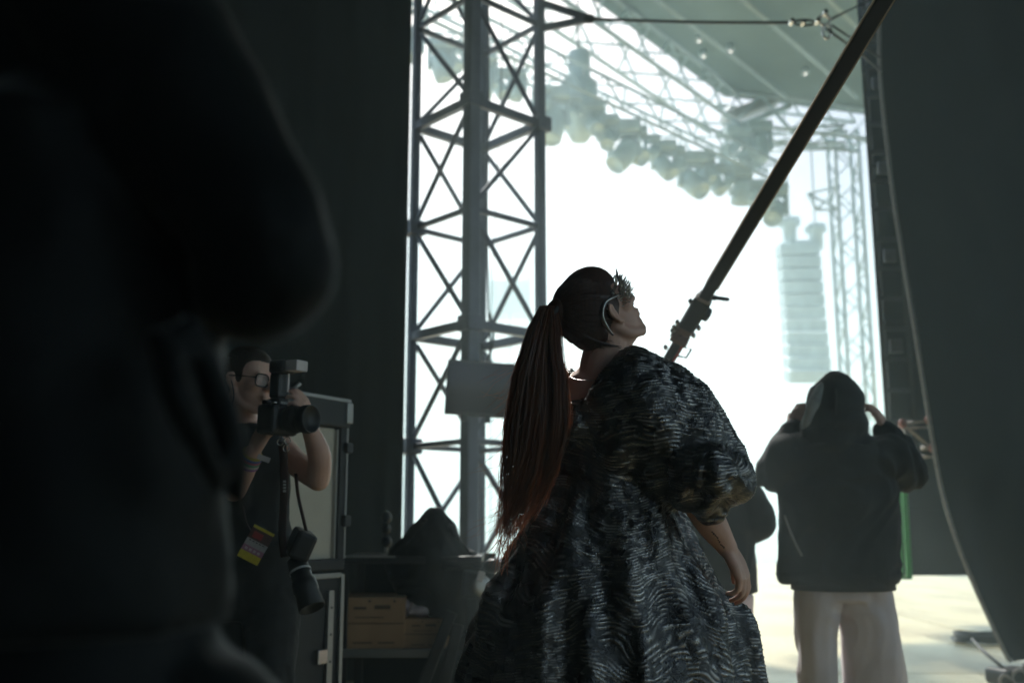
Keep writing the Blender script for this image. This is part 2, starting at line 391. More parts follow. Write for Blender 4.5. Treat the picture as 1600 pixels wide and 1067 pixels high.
for s in (-1, -.15, .75):
    q = MB(); q.tube([on_pole(531) + bx_ * .04 * s, on_pole(514) + bx_ * .04 * s], 0.007, 8); q.build('threaded_rod', M['steel'], pole)
q = MB(); q.bar(on_pole(532), on_pole(526), 0.082, 0.06, Vector((0, -1, 0)), 0.006); q.build('flange', M['brown_metal'], pole)
for s, pz in ((-.045, 478), (-.048, 511), (-.048, 524), (-.036, 548), (.046, 517), (.048, 505), (-.050, 519)):
    q = MB(); q.ell(on_pole(pz) + bx_ * s, (.011, .011, .014), None, 10); q.build('bolt', M['steel'], pole, True)
q = MB(); q.bar(B0, on_pole(530), 0.042, 0.042, Vector((0, -1, 0)), 0.01); q.build('lower_tube', M['black_metal'], pole)
M['red_tape'] = mat('red marking', (0.55, 0.06, 0.05), 0.5)
q = MB(); q.bar(on_pole(575) + bx_ * .027, on_pole(530) + bx_ * .027, 0.012, 0.05, Vector((0, -1, 0))); q.build('red_strip', M['red_tape'], pole)
h = [on_pole(537) + bx_ * .035, on_pole(535) + bx_ * .07, on_pole(548) + bx_ * .07, on_pole(551) + bx_ * .035]
q = MB(); q.tube(h, 0.005, 6); q.build('handle', M['black_metal'], pole, True)
q = MB(); q.box((B0.x, B0.y, 0.02), (0.3, 0.3, 0.03), None, 0.004); q.build('foot_plate', M['black_metal'], pole)

# ================================================================ stage roof, lighting truss and rig beyond
def truss(parent, a, b, wd, ht, step, m, r=0.05, rb=0.028):
    a = Vector(a); b = Vector(b); x, y, dd = frame(b - a); n = max(2, int((b - a).length / step))
    cs = [x * (sx * wd / 2) + y * (sy * ht / 2) for sx, sy in ((-1, -1), (1, -1), (1, 1), (-1, 1))]
    for c in cs:
        q = MB(); q.tube([a + c, b + c], r, 6); q.build('chord', m, parent, True)
    for i in range(n):
        p0 = a.lerp(b, i / n); p1 = a.lerp(b, (i + 1) / n)
        for k in range(4):
            c0, c1 = cs[k], cs[(k + 1) % 4]
            if i % 2: c0, c1 = c1, c0
            q = MB(); q.tube([p0 + c0, p1 + c1], rb, 5); q.build('lattice', m, parent)
RZ = 11.0
E0 = PZ(862, -14, RZ); E1 = PZ(1132, 178, RZ); E2 = PZ(1352, 205, RZ)
roof = thing('stage_roof', 'dark cloth roof of the big stage above the opening, hung with trusses', 'roof', (E1.x, E1.y, RZ))
back0 = E0 - (E1 - E0) * 0.30
rp = [Vector((-0.95, 10.0, RZ)), back0, E0, E1, E2, E2 + Vector((14, 2, 0)), Vector((26, 10.0, RZ))]  # near corners extended out of view to shade the hooded man and right side
q = MB(); lo_ = [Vector((p.x, p.y, RZ + .45)) for p in rp]; hi_ = [Vector((p.x, p.y, RZ + .75)) for p in rp]
q.loft([lo_, hi_]); q.build('roof_skin', M['roof_skin'], roof)
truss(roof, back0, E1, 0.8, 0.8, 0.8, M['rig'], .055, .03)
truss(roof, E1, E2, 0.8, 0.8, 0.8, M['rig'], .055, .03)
# purlins and streaky cables under the roof skin
dn = (E1 - E0).normalized()
for k in range(7):
    s = 1.4 + k * 1.7
    a = back0 + Vector((s, 0, .2)); b = E1 + Vector((s, -.5, .2))
    q = MB(); q.tube([a, b], .05, 6); q.build('purlin', M['rig'], roof, True)
cam_side = Vector((dn.y, -dn.x, 0))
M['lamp_glow'] = emit('lit lamp glass', (1.0, 0.95, 0.85), 0.9)
rnd = random.Random(11)
def lamp(name, p, size, label, group, aim=Vector((0, -.25, -1)), m=None):
    m = m or M['rig']
    o = thing(name, label, 'stage light', p, group); aim = aim.normalized(); x, y, _ = frame(aim)
    q = MB(); q.box(p + Vector((0, 0, .0)), (size * 1.0, size * .8, size * .35), None, size * .05); q.build('lamp_base', m, o)
    q = MB()
    for s in (-1, 1): q.bar(p + Vector((s * size * .45, 0, -.1 * size)), p + Vector((s * size * .45, 0, -size * .95)), size * .14, size * .3)
    q.bar(p + Vector((-size * .45, 0, -size * .2)), p + Vector((size * .45, 0, -size * .2)), size * .3, size * .14); q.build('yoke', m, o)
    c = p + Vector((0, 0, -size * .85))
    q = MB(); q.lathe(c, aim, [(-size * .5, size * .22), (-size * .4, size * .36), (size * .2, size * .38), (size * .55, size * .34), (size * .56, size * .3), (size * .5, size * .28)], 12); q.build('lamp_head', m, o, True)
    return o
# long lighting truss with moving heads
LZ = 9.0
T0 = PZ(560, -28, LZ); T1 = PZ(1215, 280, LZ)
lt = thing('lighting_truss', 'long lighting truss crossing the sky behind the lattice tower, full of lamps', 'truss', (T0.x, T0.y, LZ))
truss(lt, T0, T1, 0.5, 0.5, 0.6, M['rig'], .04, .024)
n = 26
ORD = ('first second third fourth fifth sixth seventh eighth ninth tenth eleventh twelfth thirteenth fourteenth fifteenth sixteenth seventeenth eighteenth nineteenth twentieth twenty-first twenty-second twenty-third twenty-fourth twenty-fifth twenty-sixth').split()
for i in range(n):
    p = T0.lerp(T1, (i + .5 + rnd.uniform(-.35, .35)) / n) + Vector((rnd.uniform(-.05, .05), 0, -.32 - rnd.choice((0, 0, .12))))
    lamp('moving_head_light', p, rnd.choice((.34, .42, .5, .62)), 'moving head lamp under the long lighting truss, %s from its left end' % ORD[i], 'lamps under the lighting truss', Vector((rnd.uniform(-1, 1), rnd.uniform(-1, .3), -1)))
# hoist on the truss
H0 = PZ(905, 150, LZ)
ho = thing('chain_hoist', 'chain hoist standing above the lighting truss on its chain', 'hoist', H0)
q = MB(); q.lathe(H0 + Vector((0, 0, -.9)), (0, 0, 1), [(0, .16), (.25, .30), (.7, .36), (1.15, .34), (1.2, .22), (1.75, .22), (1.78, .1)], 14); q.build('hoist_body', M['rig'], ho, True)
q = MB(); q.tube([H0 + Vector((0, 0, .85)), H0 + Vector((0, 0, 2.4))], .02, 6); q.build('chain', M['rope'], ho)
# flown flood panel, two more heads, side truss with mast and line array
F0 = P(1172, 172, 25)
fl = thing('flood_panel', 'pale flood light panel under the far edge of the stage roof', 'stage light', F0)
rt = Matrix.Rotation(R(-22), 3, 'Y')
q = MB(); q.box(F0, (1.5, .5, .26), rt, .04); q.build('panel_body', M['alu'], fl)
q = MB(); q.box(F0 + Vector((.1, 0, -.27)), (2.0, .2, .12), rt, .02); q.build('mount_rail', M['rig'], fl)
MG = [(1152, 208, 'moving head lamp at the left end of the far side truss'), (1184, 200, 'tall moving head lamp standing over the far side truss')]
for px, py, lb in MG: lamp('moving_head_light', P(px, py, 24), .62, lb, 'lamps on the far side truss')
for px in (1140, 1163):
    lamp('moving_head_light', P(px, 235, 24), .5, '%s of two moving head lamps hanging low beneath the flood panel' % ('left' if px < 1150 else 'right'), 'lamps beneath the flood panel')
A0, A1 = P(1180, 220, 26), P(1322, 214, 25)
st = thing('side_truss', 'far horizontal truss joining the hazy mast on the right', 'truss', A0)
truss(st, A0, A1, .45, .45, .6, M['rig'], .04, .024)
MP = PY(1327, 400, 25)
ms = thing('truss_mast', 'hazy far truss mast left of the dark cloth wall', 'mast', (MP.x, 25, -1.6))
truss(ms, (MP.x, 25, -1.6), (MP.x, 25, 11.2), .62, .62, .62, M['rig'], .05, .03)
G = [PY(x, y, 25) for x, y in ((1262, 303), (1312, 291), (1312, 328), (1276, 328), (1292, 335))]
for a, b in ((0, 1), (0, 3), (3, 2), (0, 2), (1, 3)):
    q = MB(); q.tube([G[a], G[b]], .045, 6); q.build('outrigger', M['rig'], ms, True)
la = thing('line_array', 'hanging column of loudspeakers, far off in the haze', 'loudspeakers', PY(1246, 390, 30))
for k in range(11):
    y = 392 + k * 19.5; xx = 1246 + k * 1.6
    c = PY(xx, y, 30 - 0.02 * k * k)
    q = MB(); q.box(c, (1.2, .7, .35), Matrix.Rotation(R(3 + k * 1.2), 3, 'X'), .02); q.build('cabinet', M['rig'], la)
for px, py in ((1234, 362), (1275, 372)):
    c = PY(px, py, 30); q = MB(); q.lathe(c + Vector((0, 0, -.35)), (0, 0, 1), [(0, .2), (.5, .22), (.55, .34), (.75, .34), (.78, .12)], 10); q.build('hoist', M['rig'], la, True)
    q = MB(); q.tube([c, c + Vector((0, 0, 6.4))], .025, 6); q.build('chain', M['rope'], la)
q = MB(); q.bar(PY(1234, 380, 30), PY(1276, 378, 30), .12, .12); q.build('flying_bar', M['rig'], la)
# far scaffold delay tower seen through the lattice tower
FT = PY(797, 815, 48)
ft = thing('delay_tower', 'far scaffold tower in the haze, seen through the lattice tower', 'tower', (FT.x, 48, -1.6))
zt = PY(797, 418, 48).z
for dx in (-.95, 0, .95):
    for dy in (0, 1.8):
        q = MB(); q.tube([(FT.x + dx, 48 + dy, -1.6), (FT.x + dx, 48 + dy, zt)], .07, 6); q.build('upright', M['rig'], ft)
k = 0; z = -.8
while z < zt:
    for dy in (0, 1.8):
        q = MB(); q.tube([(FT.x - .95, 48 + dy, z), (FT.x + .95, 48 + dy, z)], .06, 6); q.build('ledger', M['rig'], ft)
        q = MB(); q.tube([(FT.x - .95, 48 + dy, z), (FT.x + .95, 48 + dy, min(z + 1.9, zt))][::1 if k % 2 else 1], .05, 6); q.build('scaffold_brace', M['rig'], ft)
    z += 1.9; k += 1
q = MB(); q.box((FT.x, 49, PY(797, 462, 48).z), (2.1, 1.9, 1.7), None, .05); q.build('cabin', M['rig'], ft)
# ================================================================ figure toolkit
def merge(dst, src, Mx):
    dst.add([Mx @ v for v in src.v], src.f)
def head_matrix(center, az, tilt, roll=0.0):
    f = Vector((math.cos(az) * math.cos(tilt), math.sin(az) * math.cos(tilt), math.sin(tilt)))
    l = Vector((-math.sin(az), math.cos(az), 0)); u = f.cross(l)
    m = Matrix((f, l, u)).transposed()
    if roll: m = m @ Matrix.Rotation(roll, 3, 'X')
    m = m.to_4x4(); m.translation = Vector(center); return m
def RY(a): return Matrix.Rotation(a, 3, 'Y')
def RZm(a): return Matrix.Rotation(a, 3, 'Z')
def RX(a): return Matrix.Rotation(a, 3, 'X')
def head_mb(k=1.0, nose=1.0):
    h = MB()
    h.ell((-.008, 0, .038), (.094, .074, .086), None, 24)
    h.ell((.036, 0, .048), (.054, .063, .058), None, 20)
    h.ell((.030, 0, -.030), (.062, .058, .075), None, 20)
    h.ell((.048, 0, -.062), (.042, .040, .042), None, 16)
    h.ell((.078, 0, -.096), (.019, .021, .017), None, 12)
    for s in (-1, 1):
        h.limb([(-.012, s * .056, -.028), (.010, s * .050, -.066), (.066, s * .020, -.098)], [.017, .017, .015], 10, 4)
        h.ell((.058, s * .040, -.012), (.030, .024, .022), None, 12)
        h.ell((.080, s * .031, .030), (.014, .020, .009), RZm(-s * .5), 10)
        h.ell((.074, s * .031, .011), (.016, .015, .012), None, 10)
        # ear: rim and lobe
        ear = [Vector((.006, s * .073, -.030)), Vector((-.008, s * .083, -.019)), Vector((-.018, s * .089, .004)), Vector((-.015, s * .090, .021)), Vector((-.003, s * .084, .027)), Vector((.006, s * .077, .016))]
        h.limb(ear, [.007, .006, .0055, .0055, .005, .004], 8, 4)
        h.ell((-.006, s * .076, .002), (.014, .007, .027), None, 10)
        h.ell((.002, s * .074, -.004), (.006, .006, .008), None, 8)
    h.limb([(.090, 0, .026), (.104, 0, .002), (.117 * nose, 0, -.020)], [.008, .009, .0105], 10, 4)
    for s in (-1, 1): h.ell((.104, s * .011, -.022), (.010, .008, .008), None, 10)
    h.ell((.096, 0, -.048), (.012, .024, .0065), None, 12); h.ell((.094, 0, -.061), (.012, .020, .0075), None, 12)
    h.ell((.086, 0, -.078), (.012, .020, .012), None, 10); h.ell((.078, 0, -.038), (.022, .032, .026), None, 14)
    if k != 1.0: h.v = [v * k for v in h.v]
    return h
def hand_mb(curls, spread=0.1, thumb=(0.55, 0.78, -0.3), tcurl=0.3, k=1.0, side=1):
    # X along the fingers, Y towards the thumb, Z out of the back of the hand
    h = MB(); ys = (.028, .0095, -.0095, -.027); ln = (.074, .083, .077, .060); bx = (.088, .092, .088, .080)
    for i in range(4):
        h.limb([(0.0, ys[i] * .55, 0), (.045, ys[i] * .9, .003), (bx[i], ys[i], 0)], [.017, .015, .0115], 10, 4)
        c = curls[i]; a = 0.0; p = Vector((bx[i], ys[i], 0)); pts = [p.copy()]; sp = spread * (1.5 - i)
        for q, (sg, f) in enumerate(((.46, .9), (.30, 1.1), (.24, .8))):
            a += c * f
            p = p + Vector((math.cos(a), math.sin(sp) * math.cos(a), -math.sin(a))) * (ln[i] * sg); pts.append(p.copy())
        h.limb(pts, [.0096, .0088, .008, .0068], 9, 4)
    h.ell((.045, 0, -.004), (.045, .034, .013), None, 12)
    t = Vector(thumb).normalized(); p = Vector((.018, .020, -.006)); pts = [p.copy()]
    ax = Vector((0.3, -.5, -.8)).normalized()
    for sg in (.045, .036, .026):
        p = p + t * sg; pts.append(p.copy()); t = (t + Vector((.5, -.35, -.25)) * tcurl).normalized()
    h.limb(pts, [.016, .0125, .0105, .0085], 10, 4)
    if side < 0:
        for v in h.v: v.y = -v.y
        h.f = [f[::-1] for f in h.f]
    if k != 1.0: h.v = [v * k for v in h.v]
    return h
def hand_matrix(wrist, fwd, back):
    x = Vector(fwd).normalized(); z = Vector(back); z = (z - x * z.dot(x)).normalized(); y = z.cross(x)
    m = Matrix((x, y, z)).transposed().to_4x4(); m.translation = Vector(wrist); return m
def ring_px(y, xl, xr, d, ry, seg, fold=0.0, ph=0.0, nf=9, dx=0.0):
    a = P(xl, y, d); b = P(xr, y, d); c = (a + b) / 2; rx = (b - a).length / 2; out = []
    for k in range(seg):
        t = 2 * math.pi * k / seg
        m = 1 + fold * (math.sin(nf * t + ph) * .6 + math.sin((nf * 2 + 1) * t + ph * 1.7) * .28 + math.sin(5 * t + 1.1) * .5)
        out.append(c + Vector((math.cos(t) * rx * m, math.sin(t) * ry * m + dx, 0)))
    return out
# skin, cloth and hair
def skin_mat(name, col, col2):
    m = mat(name, col, 0.48, 0, col2, 18, 0.12, 260, spec=0.4, bdist=0.002)
    b = m.node_tree.nodes['Principled BSDF']
    b.inputs['Subsurface Weight'].default_value = 0.12; b.inputs['Subsurface Radius'].default_value = (0.012, 0.005, 0.003); b.inputs['Subsurface Scale'].default_value = 0.6
    return m
M['skin'] = skin_mat('skin', (0.66, 0.40, 0.31), (0.56, 0.32, 0.24))
M['skin2'] = skin_mat('pale skin', (0.74, 0.46, 0.36), (0.66, 0.38, 0.29))
M['jersey'] = mat('black jersey', (0.011, 0.013, 0.0145), 0.8, 0, (0.008, 0.0095, 0.0105), 9, 0.5, 220, sheen=0.05, bdist=0.002)
M['denim'] = mat('black denim', (0.02, 0.021, 0.024), 0.8, 0, None, 14, 0.4, 300, sheen=0.1, bdist=0.002)
M['trousers'] = mat('pale trousers', (0.64, 0.56, 0.58), 0.85, 0, (0.54, 0.47, 0.49), 3, 0.35, 120, sheen=0.2, bdist=0.003)
def hair_mat(name, col, tip):
    m = bpy.data.materials.new(name); m.use_nodes = True; nt = m.node_tree; b = nt.nodes['Principled BSDF']
    tc = nt.nodes.new('ShaderNodeTexCoord'); mp = nt.nodes.new('ShaderNodeMapping'); mp.inputs['Scale'].default_value = (1, 1, .08); nt.links.new(tc.outputs['Object'], mp.inputs[0])
    nz = nt.nodes.new('ShaderNodeTexNoise'); nz.inputs['Scale'].default_value = 130; nt.links.new(mp.outputs[0], nz.inputs[0])
    mx = nt.nodes.new('ShaderNodeMix'); mx.data_type = 'RGBA'; mx.inputs[6].default_value = (*col, 1); mx.inputs[7].default_value = (*tip, 1)
    nt.links.new(nz.outputs['Fac'], mx.inputs[0]); nt.links.new(mx.outputs[2], b.inputs['Base Color'])
    b.inputs['Roughness'].default_value = 0.36; b.inputs['Specular IOR Level'].default_value = 0.6
    bp = nt.nodes.new('ShaderNodeBump'); bp.inputs['Strength'].default_value = .5; bp.inputs['Distance'].default_value = .003
    nt.links.new(nz.outputs['Fac'], bp.inputs['Height']); nt.links.new(bp.outputs[0], b.inputs['Normal'])
    tr = nt.nodes.new('ShaderNodeBsdfTranslucent'); nt.links.new(mx.outputs[2], tr.inputs[0])
    ms = nt.nodes.new('ShaderNodeMixShader'); ms.inputs[0].default_value = 0.5
    out = nt.nodes['Material Output']; nt.links.new(b.outputs[0], ms.inputs[1]); nt.links.new(tr.outputs[0], ms.inputs[2]); nt.links.new(ms.outputs[0], out.inputs[0])
    return m
M['auburn'] = hair_mat('auburn hair', (0.040, 0.019, 0.015), (0.38, 0.13, 0.05))
M['auburn_dark'] = hair_mat('dark auburn hair', (0.034, 0.018, 0.015), (0.16, 0.062, 0.036))
M['brown_hair'] = hair_mat('dark brown hair', (0.03, 0.018, 0.013), (0.09, 0.05, 0.032))
RS_ = random.Random(77)
def wrinkle(o, amp, sc, sz=1.0, seed=0.0, ridge=.5):
    me = o.data; n = len(me.vertices); co = [0.0] * (3 * n); no = [0.0] * (3 * n)
    me.vertices.foreach_get('co', co); me.vertex_normals.foreach_get('vector', no); nz = noise.noise
    for i in range(n):
        x, y, z = co[3 * i], co[3 * i + 1], co[3 * i + 2]
        w_ = nz((x * 3 + seed, y * 3, z * 3)) * .35
        a = nz(((x + w_) * sc + seed, (y + w_) * sc, (z + w_) * sc * sz)); b_ = nz((x * sc * 2.3, y * sc * 2.3 + seed, z * sc * 2.3 * sz))
        h = amp * ((1 - 2.2 * abs(a)) * ridge + a * (1 - ridge) + .35 * b_)
        co[3 * i] += no[3 * i] * h; co[3 * i + 1] += no[3 * i + 1] * h; co[3 * i + 2] += no[3 * i + 2] * h
    me.vertices.foreach_set('co', co); me.update(); return o
def strands(name, roots, m, parent, r=0.0006, sides=3):
    q = MB()
    for pts in roots:
        n = len(pts); a = RS_.uniform(0, 6.28); wv = Vector((math.cos(a), math.sin(a), RS_.uniform(-.3, .3))); vs = []
        for i, p in enumerate(pts):
            d_ = (pts[min(i + 1, n - 1)] - pts[max(i - 1, 0)]).normalized(); w_ = d_.cross(wv)
            w_ = w_.normalized() * (r * (1 - .75 * (i / (n - 1)) ** 3)) if w_.length > 1e-5 else wv * r
            vs += [p - w_, p + w_]
        q.add(vs, [(2 * i, 2 * i + 1, 2 * i + 3, 2 * i + 2) for i in range(n - 1)])
    return q.build(name, m, parent, True)
# ================================================================ the woman in the crinkled dress
WD = 2.60
wb = P(940, 815, WD); woman = thing('person', 'woman seen from behind in a dark crinkled metallic dress, looking up, long ponytail', 'person', (wb.x, wb.y, 0))
HC = P(938, 497, WD); HM = head_matrix(HC, R(25), R(42))
b = MB(); merge(b, head_mb(.98), HM)
# neck, upper back and torso
b.limb([HM @ Vector((-.022, 0, -.02)), P(947, 535, 2.60), P(940, 575, 2.60), P(938, 610, 2.61)], [.058, .056, .058, .07], 18, 6)
b.limb([HM @ Vector((.03, 0, -.075)), P(962, 540, 2.61), P(956, 575, 2.62)], [.035, .04, .045], 14, 6)
tor = []
for y, xl, xr, ry in ((560, 925, 962, .045), (575, 905, 990, .06), (592, 884, 1012, .075), (615, 876, 1018, .09), (660, 880, 1015, .10), (720, 888, 1005, .10), (780, 884, 1005, .105), (850, 868, 1020, .12), (920, 862, 1028, .12)):
    tor.append(ring_px(y, xl, xr, 2.62, ry, 24))
b.loft(tor)
RS, LS = P(1010, 612, 2.55), P(885, 612, 2.70)
EL, WR = P(1078, 768, 2.50), P(1137, 856, 2.53)
b.limb([RS, P(1042, 690, 2.52), EL], [.05, .045, .039], 16, 6)
b.limb([EL, P(1108, 812, 2.51), WR], [.040, .040, .0265], 16, 6)
b.limb([LS, P(868, 690, 2.80), P(880, 760, 2.92)], [.05, .043, .038], 14, 6)
b.limb([P(880, 760, 2.92), P(930, 790, 2.95), P(965, 800, 2.9)], [.038, .034, .027], 14, 6)
hd = hand_mb((.40, .50, .58, .66), .05, (.72, .55, -.45), .35, .96, 1)
merge(b, hd, hand_matrix(WR, (P(1161, 903, 2.52) - WR), (.80, -.55, .25)))
for sx, px in ((-1, 905), (1, 985)):
    hp = P(px, 900, 2.62); b.limb([hp, Vector((hp.x, hp.y + .02, .46)), Vector((hp.x, hp.y, .10))], [.085, .058, .040], 14, 6)
    b.limb([Vector((hp.x, hp.y, .06)), Vector((hp.x + .08, hp.y + .1, .035))], [.038, .03], 12, 4)
body = organic(b, 'body', M['skin'], woman, .0042, 4, .5)

# ---- dress: back, full skirt, right puffed sleeve, left sleeve, one crinkled cloth
def crinkle_mat():
    m = mat('crinkled metallic cloth', (0.22, 0.22, 0.245), 0.26, 0.85, (0.07, 0.07, 0.08), 26, 0, spec=0.6, rvar=0.14)
    nt = m.node_tree; b_ = nt.nodes['Principled BSDF']; tc = nt.nodes['Texture Coordinate']
    n0 = nt.nodes.new('ShaderNodeTexNoise'); n0.inputs['Scale'].default_value = 26; n0.inputs['Detail'].default_value = 2
    nt.links.new(tc.outputs['Object'], n0.inputs[0])
    ad = nt.nodes.new('ShaderNodeVectorMath'); ad.operation = 'MULTIPLY_ADD'; ad.inputs[1].default_value = (.05, .05, .05)
    nt.links.new(n0.outputs['Color'], ad.inputs[0]); nt.links.new(tc.outputs['Object'], ad.inputs[2])
    vo = nt.nodes.new('ShaderNodeTexVoronoi'); vo.inputs['Scale'].default_value = 230; nt.links.new(ad.outputs[0], vo.inputs['Vector'])
    bp = nt.nodes.new('ShaderNodeBump'); bp.inputs['Strength'].default_value = .55; bp.inputs['Distance'].default_value = .0022
    at_ = nt.nodes.new('ShaderNodeAttribute'); at_.attribute_name = 'thread_glint'
    m2 = nt.nodes.new('ShaderNodeMix'); m2.data_type = 'RGBA'; m2.inputs[6].default_value = (.050, .049, .050, 1); m2.inputs[7].default_value = (.52, .495, .475, 1)  # brocade thread; ridge highlights and valley shade are put into its colour
    nt.links.new(at_.outputs['Fac'], m2.inputs[0]); nt.links.new(m2.outputs[2], b_.inputs['Base Color'])
    nt.links.new(vo.outputs['Distance'], bp.inputs['Height']); nt.links.new(bp.outputs[0], b_.inputs['Normal'])
    return m
M['dress'] = crinkle_mat()
dr = MB(); rows = []; DC = 2.62
tab = ((636, 876, 1016, .105, 0), (660, 872, 1024, .118, 0), (690, 866, 1036, .13, .01), (725, 856, 1046, .14, .02), (760, 845, 1056, .155, .03), (800, 826, 1070, .18, .042), (850, 800, 1090, .215, .05), (900, 777, 1114, .25, .055),
       (960, 746, 1146, .295, .06), (1020, 726, 1166, .335, .062), (1067, 711, 1182, .36, .064), (1180, 680, 1218, .42, .068), (1300, 652, 1254, .47, .07), (1440, 622, 1290, .52, .07))
for y, xl, xr, ry, fo in tab: rows.append(ring_px(y, xl, xr, DC, ry, 140, fo, 1.3 + y * .0006, 9))
dr.loft(rows)
def ell_px(mb, px, py, d, rx, ry, rz, ang=0.0, seg=28):   # radii in pixels (image plane) and metres (depth)
    s = d / FPX; m = Matrix.Rotation(ang, 3, 'Y')
    mb.ell(P(px, py, d), (rx * s, rz, ry * s), m, seg)
sect = (((938, 580), (905, 640), .05), ((960, 556), (915, 668), .085), ((988, 544), (935, 700), .105), ((1022, 547), (962, 738), .125), ((1060, 564), (1000, 768), .135), ((1098, 597), (1022, 786), .14), ((1132, 645), (1042, 792), .14), ((1156, 692), (1056, 797), .13), ((1167, 735), (1075, 801), .11), ((1152, 772), (1104, 802), .07))
srg = []
for (ta, tb, dz) in sect:
    a_ = P(ta[0], ta[1], 2.52); b_ = P(tb[0], tb[1], 2.52); c_ = (a_ + b_) / 2; h_ = (a_ - b_) / 2
    srg.append([c_ + h_ * math.cos(6.2832 * k / 36) + Vector((0, 1, .1)) * (dz * math.sin(6.2832 * k / 36)) for k in range(36)])
rs2 = []
for i in range(len(srg) - 1):
    for t in (0, .5): rs2.append([p.lerp(q_, t) for p, q_ in zip(srg[i], srg[i + 1])])
rs2.append(srg[-1]); dr.loft(rs2)
ell_px(dr, 1106, 742, 2.43, 64, 54, .125, R(12))
ell_px(dr, 1072, 738, 2.43, 40, 50, .10, R(0))
ell_px(dr, 985, 690, 2.52, 66, 60, .10, R(20))
ell_px(dr, 893, 628, 2.70, 22, 56, .075, R(-6))
ell_px(dr, 872, 672, 2.84, 50, 74, .11, R(-20))
ell_px(dr, 858, 742, 2.90, 40, 50, .10, R(-10))
# yoke folds across the back
ell_px(dr, 905, 662, 2.54, 40, 36, .06, 0); ell_px(dr, 955, 668, 2.52, 44, 34, .06, 0)
dress = organic(dr, 'dress', M['dress'], woman, .0054, 5, .5, 1)
PUF = P(1104, 742, 2.45)
def crinkle(o):
    me = o.data; n = len(me.vertices); base = Vector(o['_base'])
    co = [0.0] * (3 * n); me.vertices.foreach_get('co', co)
    no = [0.0] * (3 * n); me.vertex_normals.foreach_get('vector', no)
    nz = noise.noise; out = co[:]; thr = [0.0] * n
    for i in range(n):
        x, y, z = co[3 * i] + base.x, co[3 * i + 1] + base.y, co[3 * i + 2]
        if z < .62: continue
        # slack folds, then the cloque worms that swirl with a slow angle field
        big = nz((x * 9, y * 9, z * 4.5)) * .010 + nz((x * 24, y * 24, z * 17 + 4)) * .004
        if z < 1.40: big += nz((x * 14, y * 14, z * 1.4)) * .036 * min(1, (1.40 - z) * 5)
        if z > 1.2 and x > .15: big += nz(((x + z) * 11, y * 8, (x - z) * 3)) * .010 * min(1, (x - .15) * 8)
        dx_, dz_ = x - PUF.x, z - PUF.z; rp_ = math.hypot(dx_, dz_)
        if rp_ < .13 and y < 2.62: big += .006 * math.sin(15 * math.atan2(dz_ - .12, dx_) + 2 * nz((x * 20, y * 20, z * 20))) * min(1, (.13 - rp_) * 20) * min(1, max(0, (.06 - dz_) * 12))
        u = x + .6 * (y - 2.6)
        amp = .05 + .065 * min(1.0, max(0.0, (1.42 - z) * 3))
        c = z + amp * nz((x * 4.2 + 7, y * 4.2, z * 3.4)) + .013 * nz((x * 14, y * 14, z * 14 + 2))
        gate = nz((u * 48, c * 75, y * 16)) * 3.0 + .55
        gate = 0.0 if gate < 0 else (1.0 if gate > 1 else gate)
        rid = (.5 + .5 * math.sin(c * 780.0)) ** 1.4 * gate
        h = big + .0027 * (rid - .35); thr[i] = rid * (.75 + .6 * nz((x * 14, y * 14, z * 14 + 9)))
        out[3 * i] += no[3 * i] * h; out[3 * i + 1] += no[3 * i + 1] * h; out[3 * i + 2] += no[3 * i + 2] * h
    me.vertices.foreach_set('co', out); me.update()
    me.attributes.new('thread_glint', 'FLOAT', 'POINT').data.foreach_set('value', thr)
crinkle(dress)
# ---- hair: skull cap, tie, ponytail of strands, fly-aways
hc = MB(); c = MB()
c.ell((-.016, 0, .042), (.097, .0775, .092), None, 28); c.ell((-.045, 0, .0), (.058, .063, .066), None, 22); c.ell((-.040, 0, -.04), (.032, .05, .04), None, 18); c.ell((.012, 0, .068), (.085, .066, .070), None, 24)
c.ell((-.085, 0, .085), (.036, .034, .036), None, 16)
merge(hc, c, HM); cap = organic(hc, 'hair', M['auburn_dark'], woman, .0045, 5, .5)
TIE = HM @ Vector((-.108, 0, .100))
M['hair_tie'] = mat('black hair tie', (0.02, 0.016, 0.015), 0.6)
axis = [TIE, P(856, 483, 2.53), P(846, 540, 2.50), P(842, 600, 2.48), P(838, 660, 2.46), P(830, 720, 2.45), P(812, 785, 2.45), P(790, 842, 2.46)]
wid = [.014, .022, .046, .068, .076, .070, .052, .022]; dep = [.014, .022, .038, .050, .052, .048, .036, .014]
ax = catmull(axis, 5); aw = lerpl(wid, 5); ad_ = lerpl(dep, 5)
core = MB(); core.tube(ax[:-4], [w_ * .42 for w_ in aw[:-4]], 16, True, .72, Vector((0, 1, 0)))
core.build('ponytail_core', M['auburn'], cap, True)
q = MB(); q.tube(ring_pts(TIE + Vector((.004, 0, -.004)), .024, .024, Vector((.6, .2, .75)).normalized(), Vector((.2, -1, 0)).normalized()), .008, 8); q.build('hair_tie', M['hair_tie'], cap, True)
rr = random.Random(21); rts = []
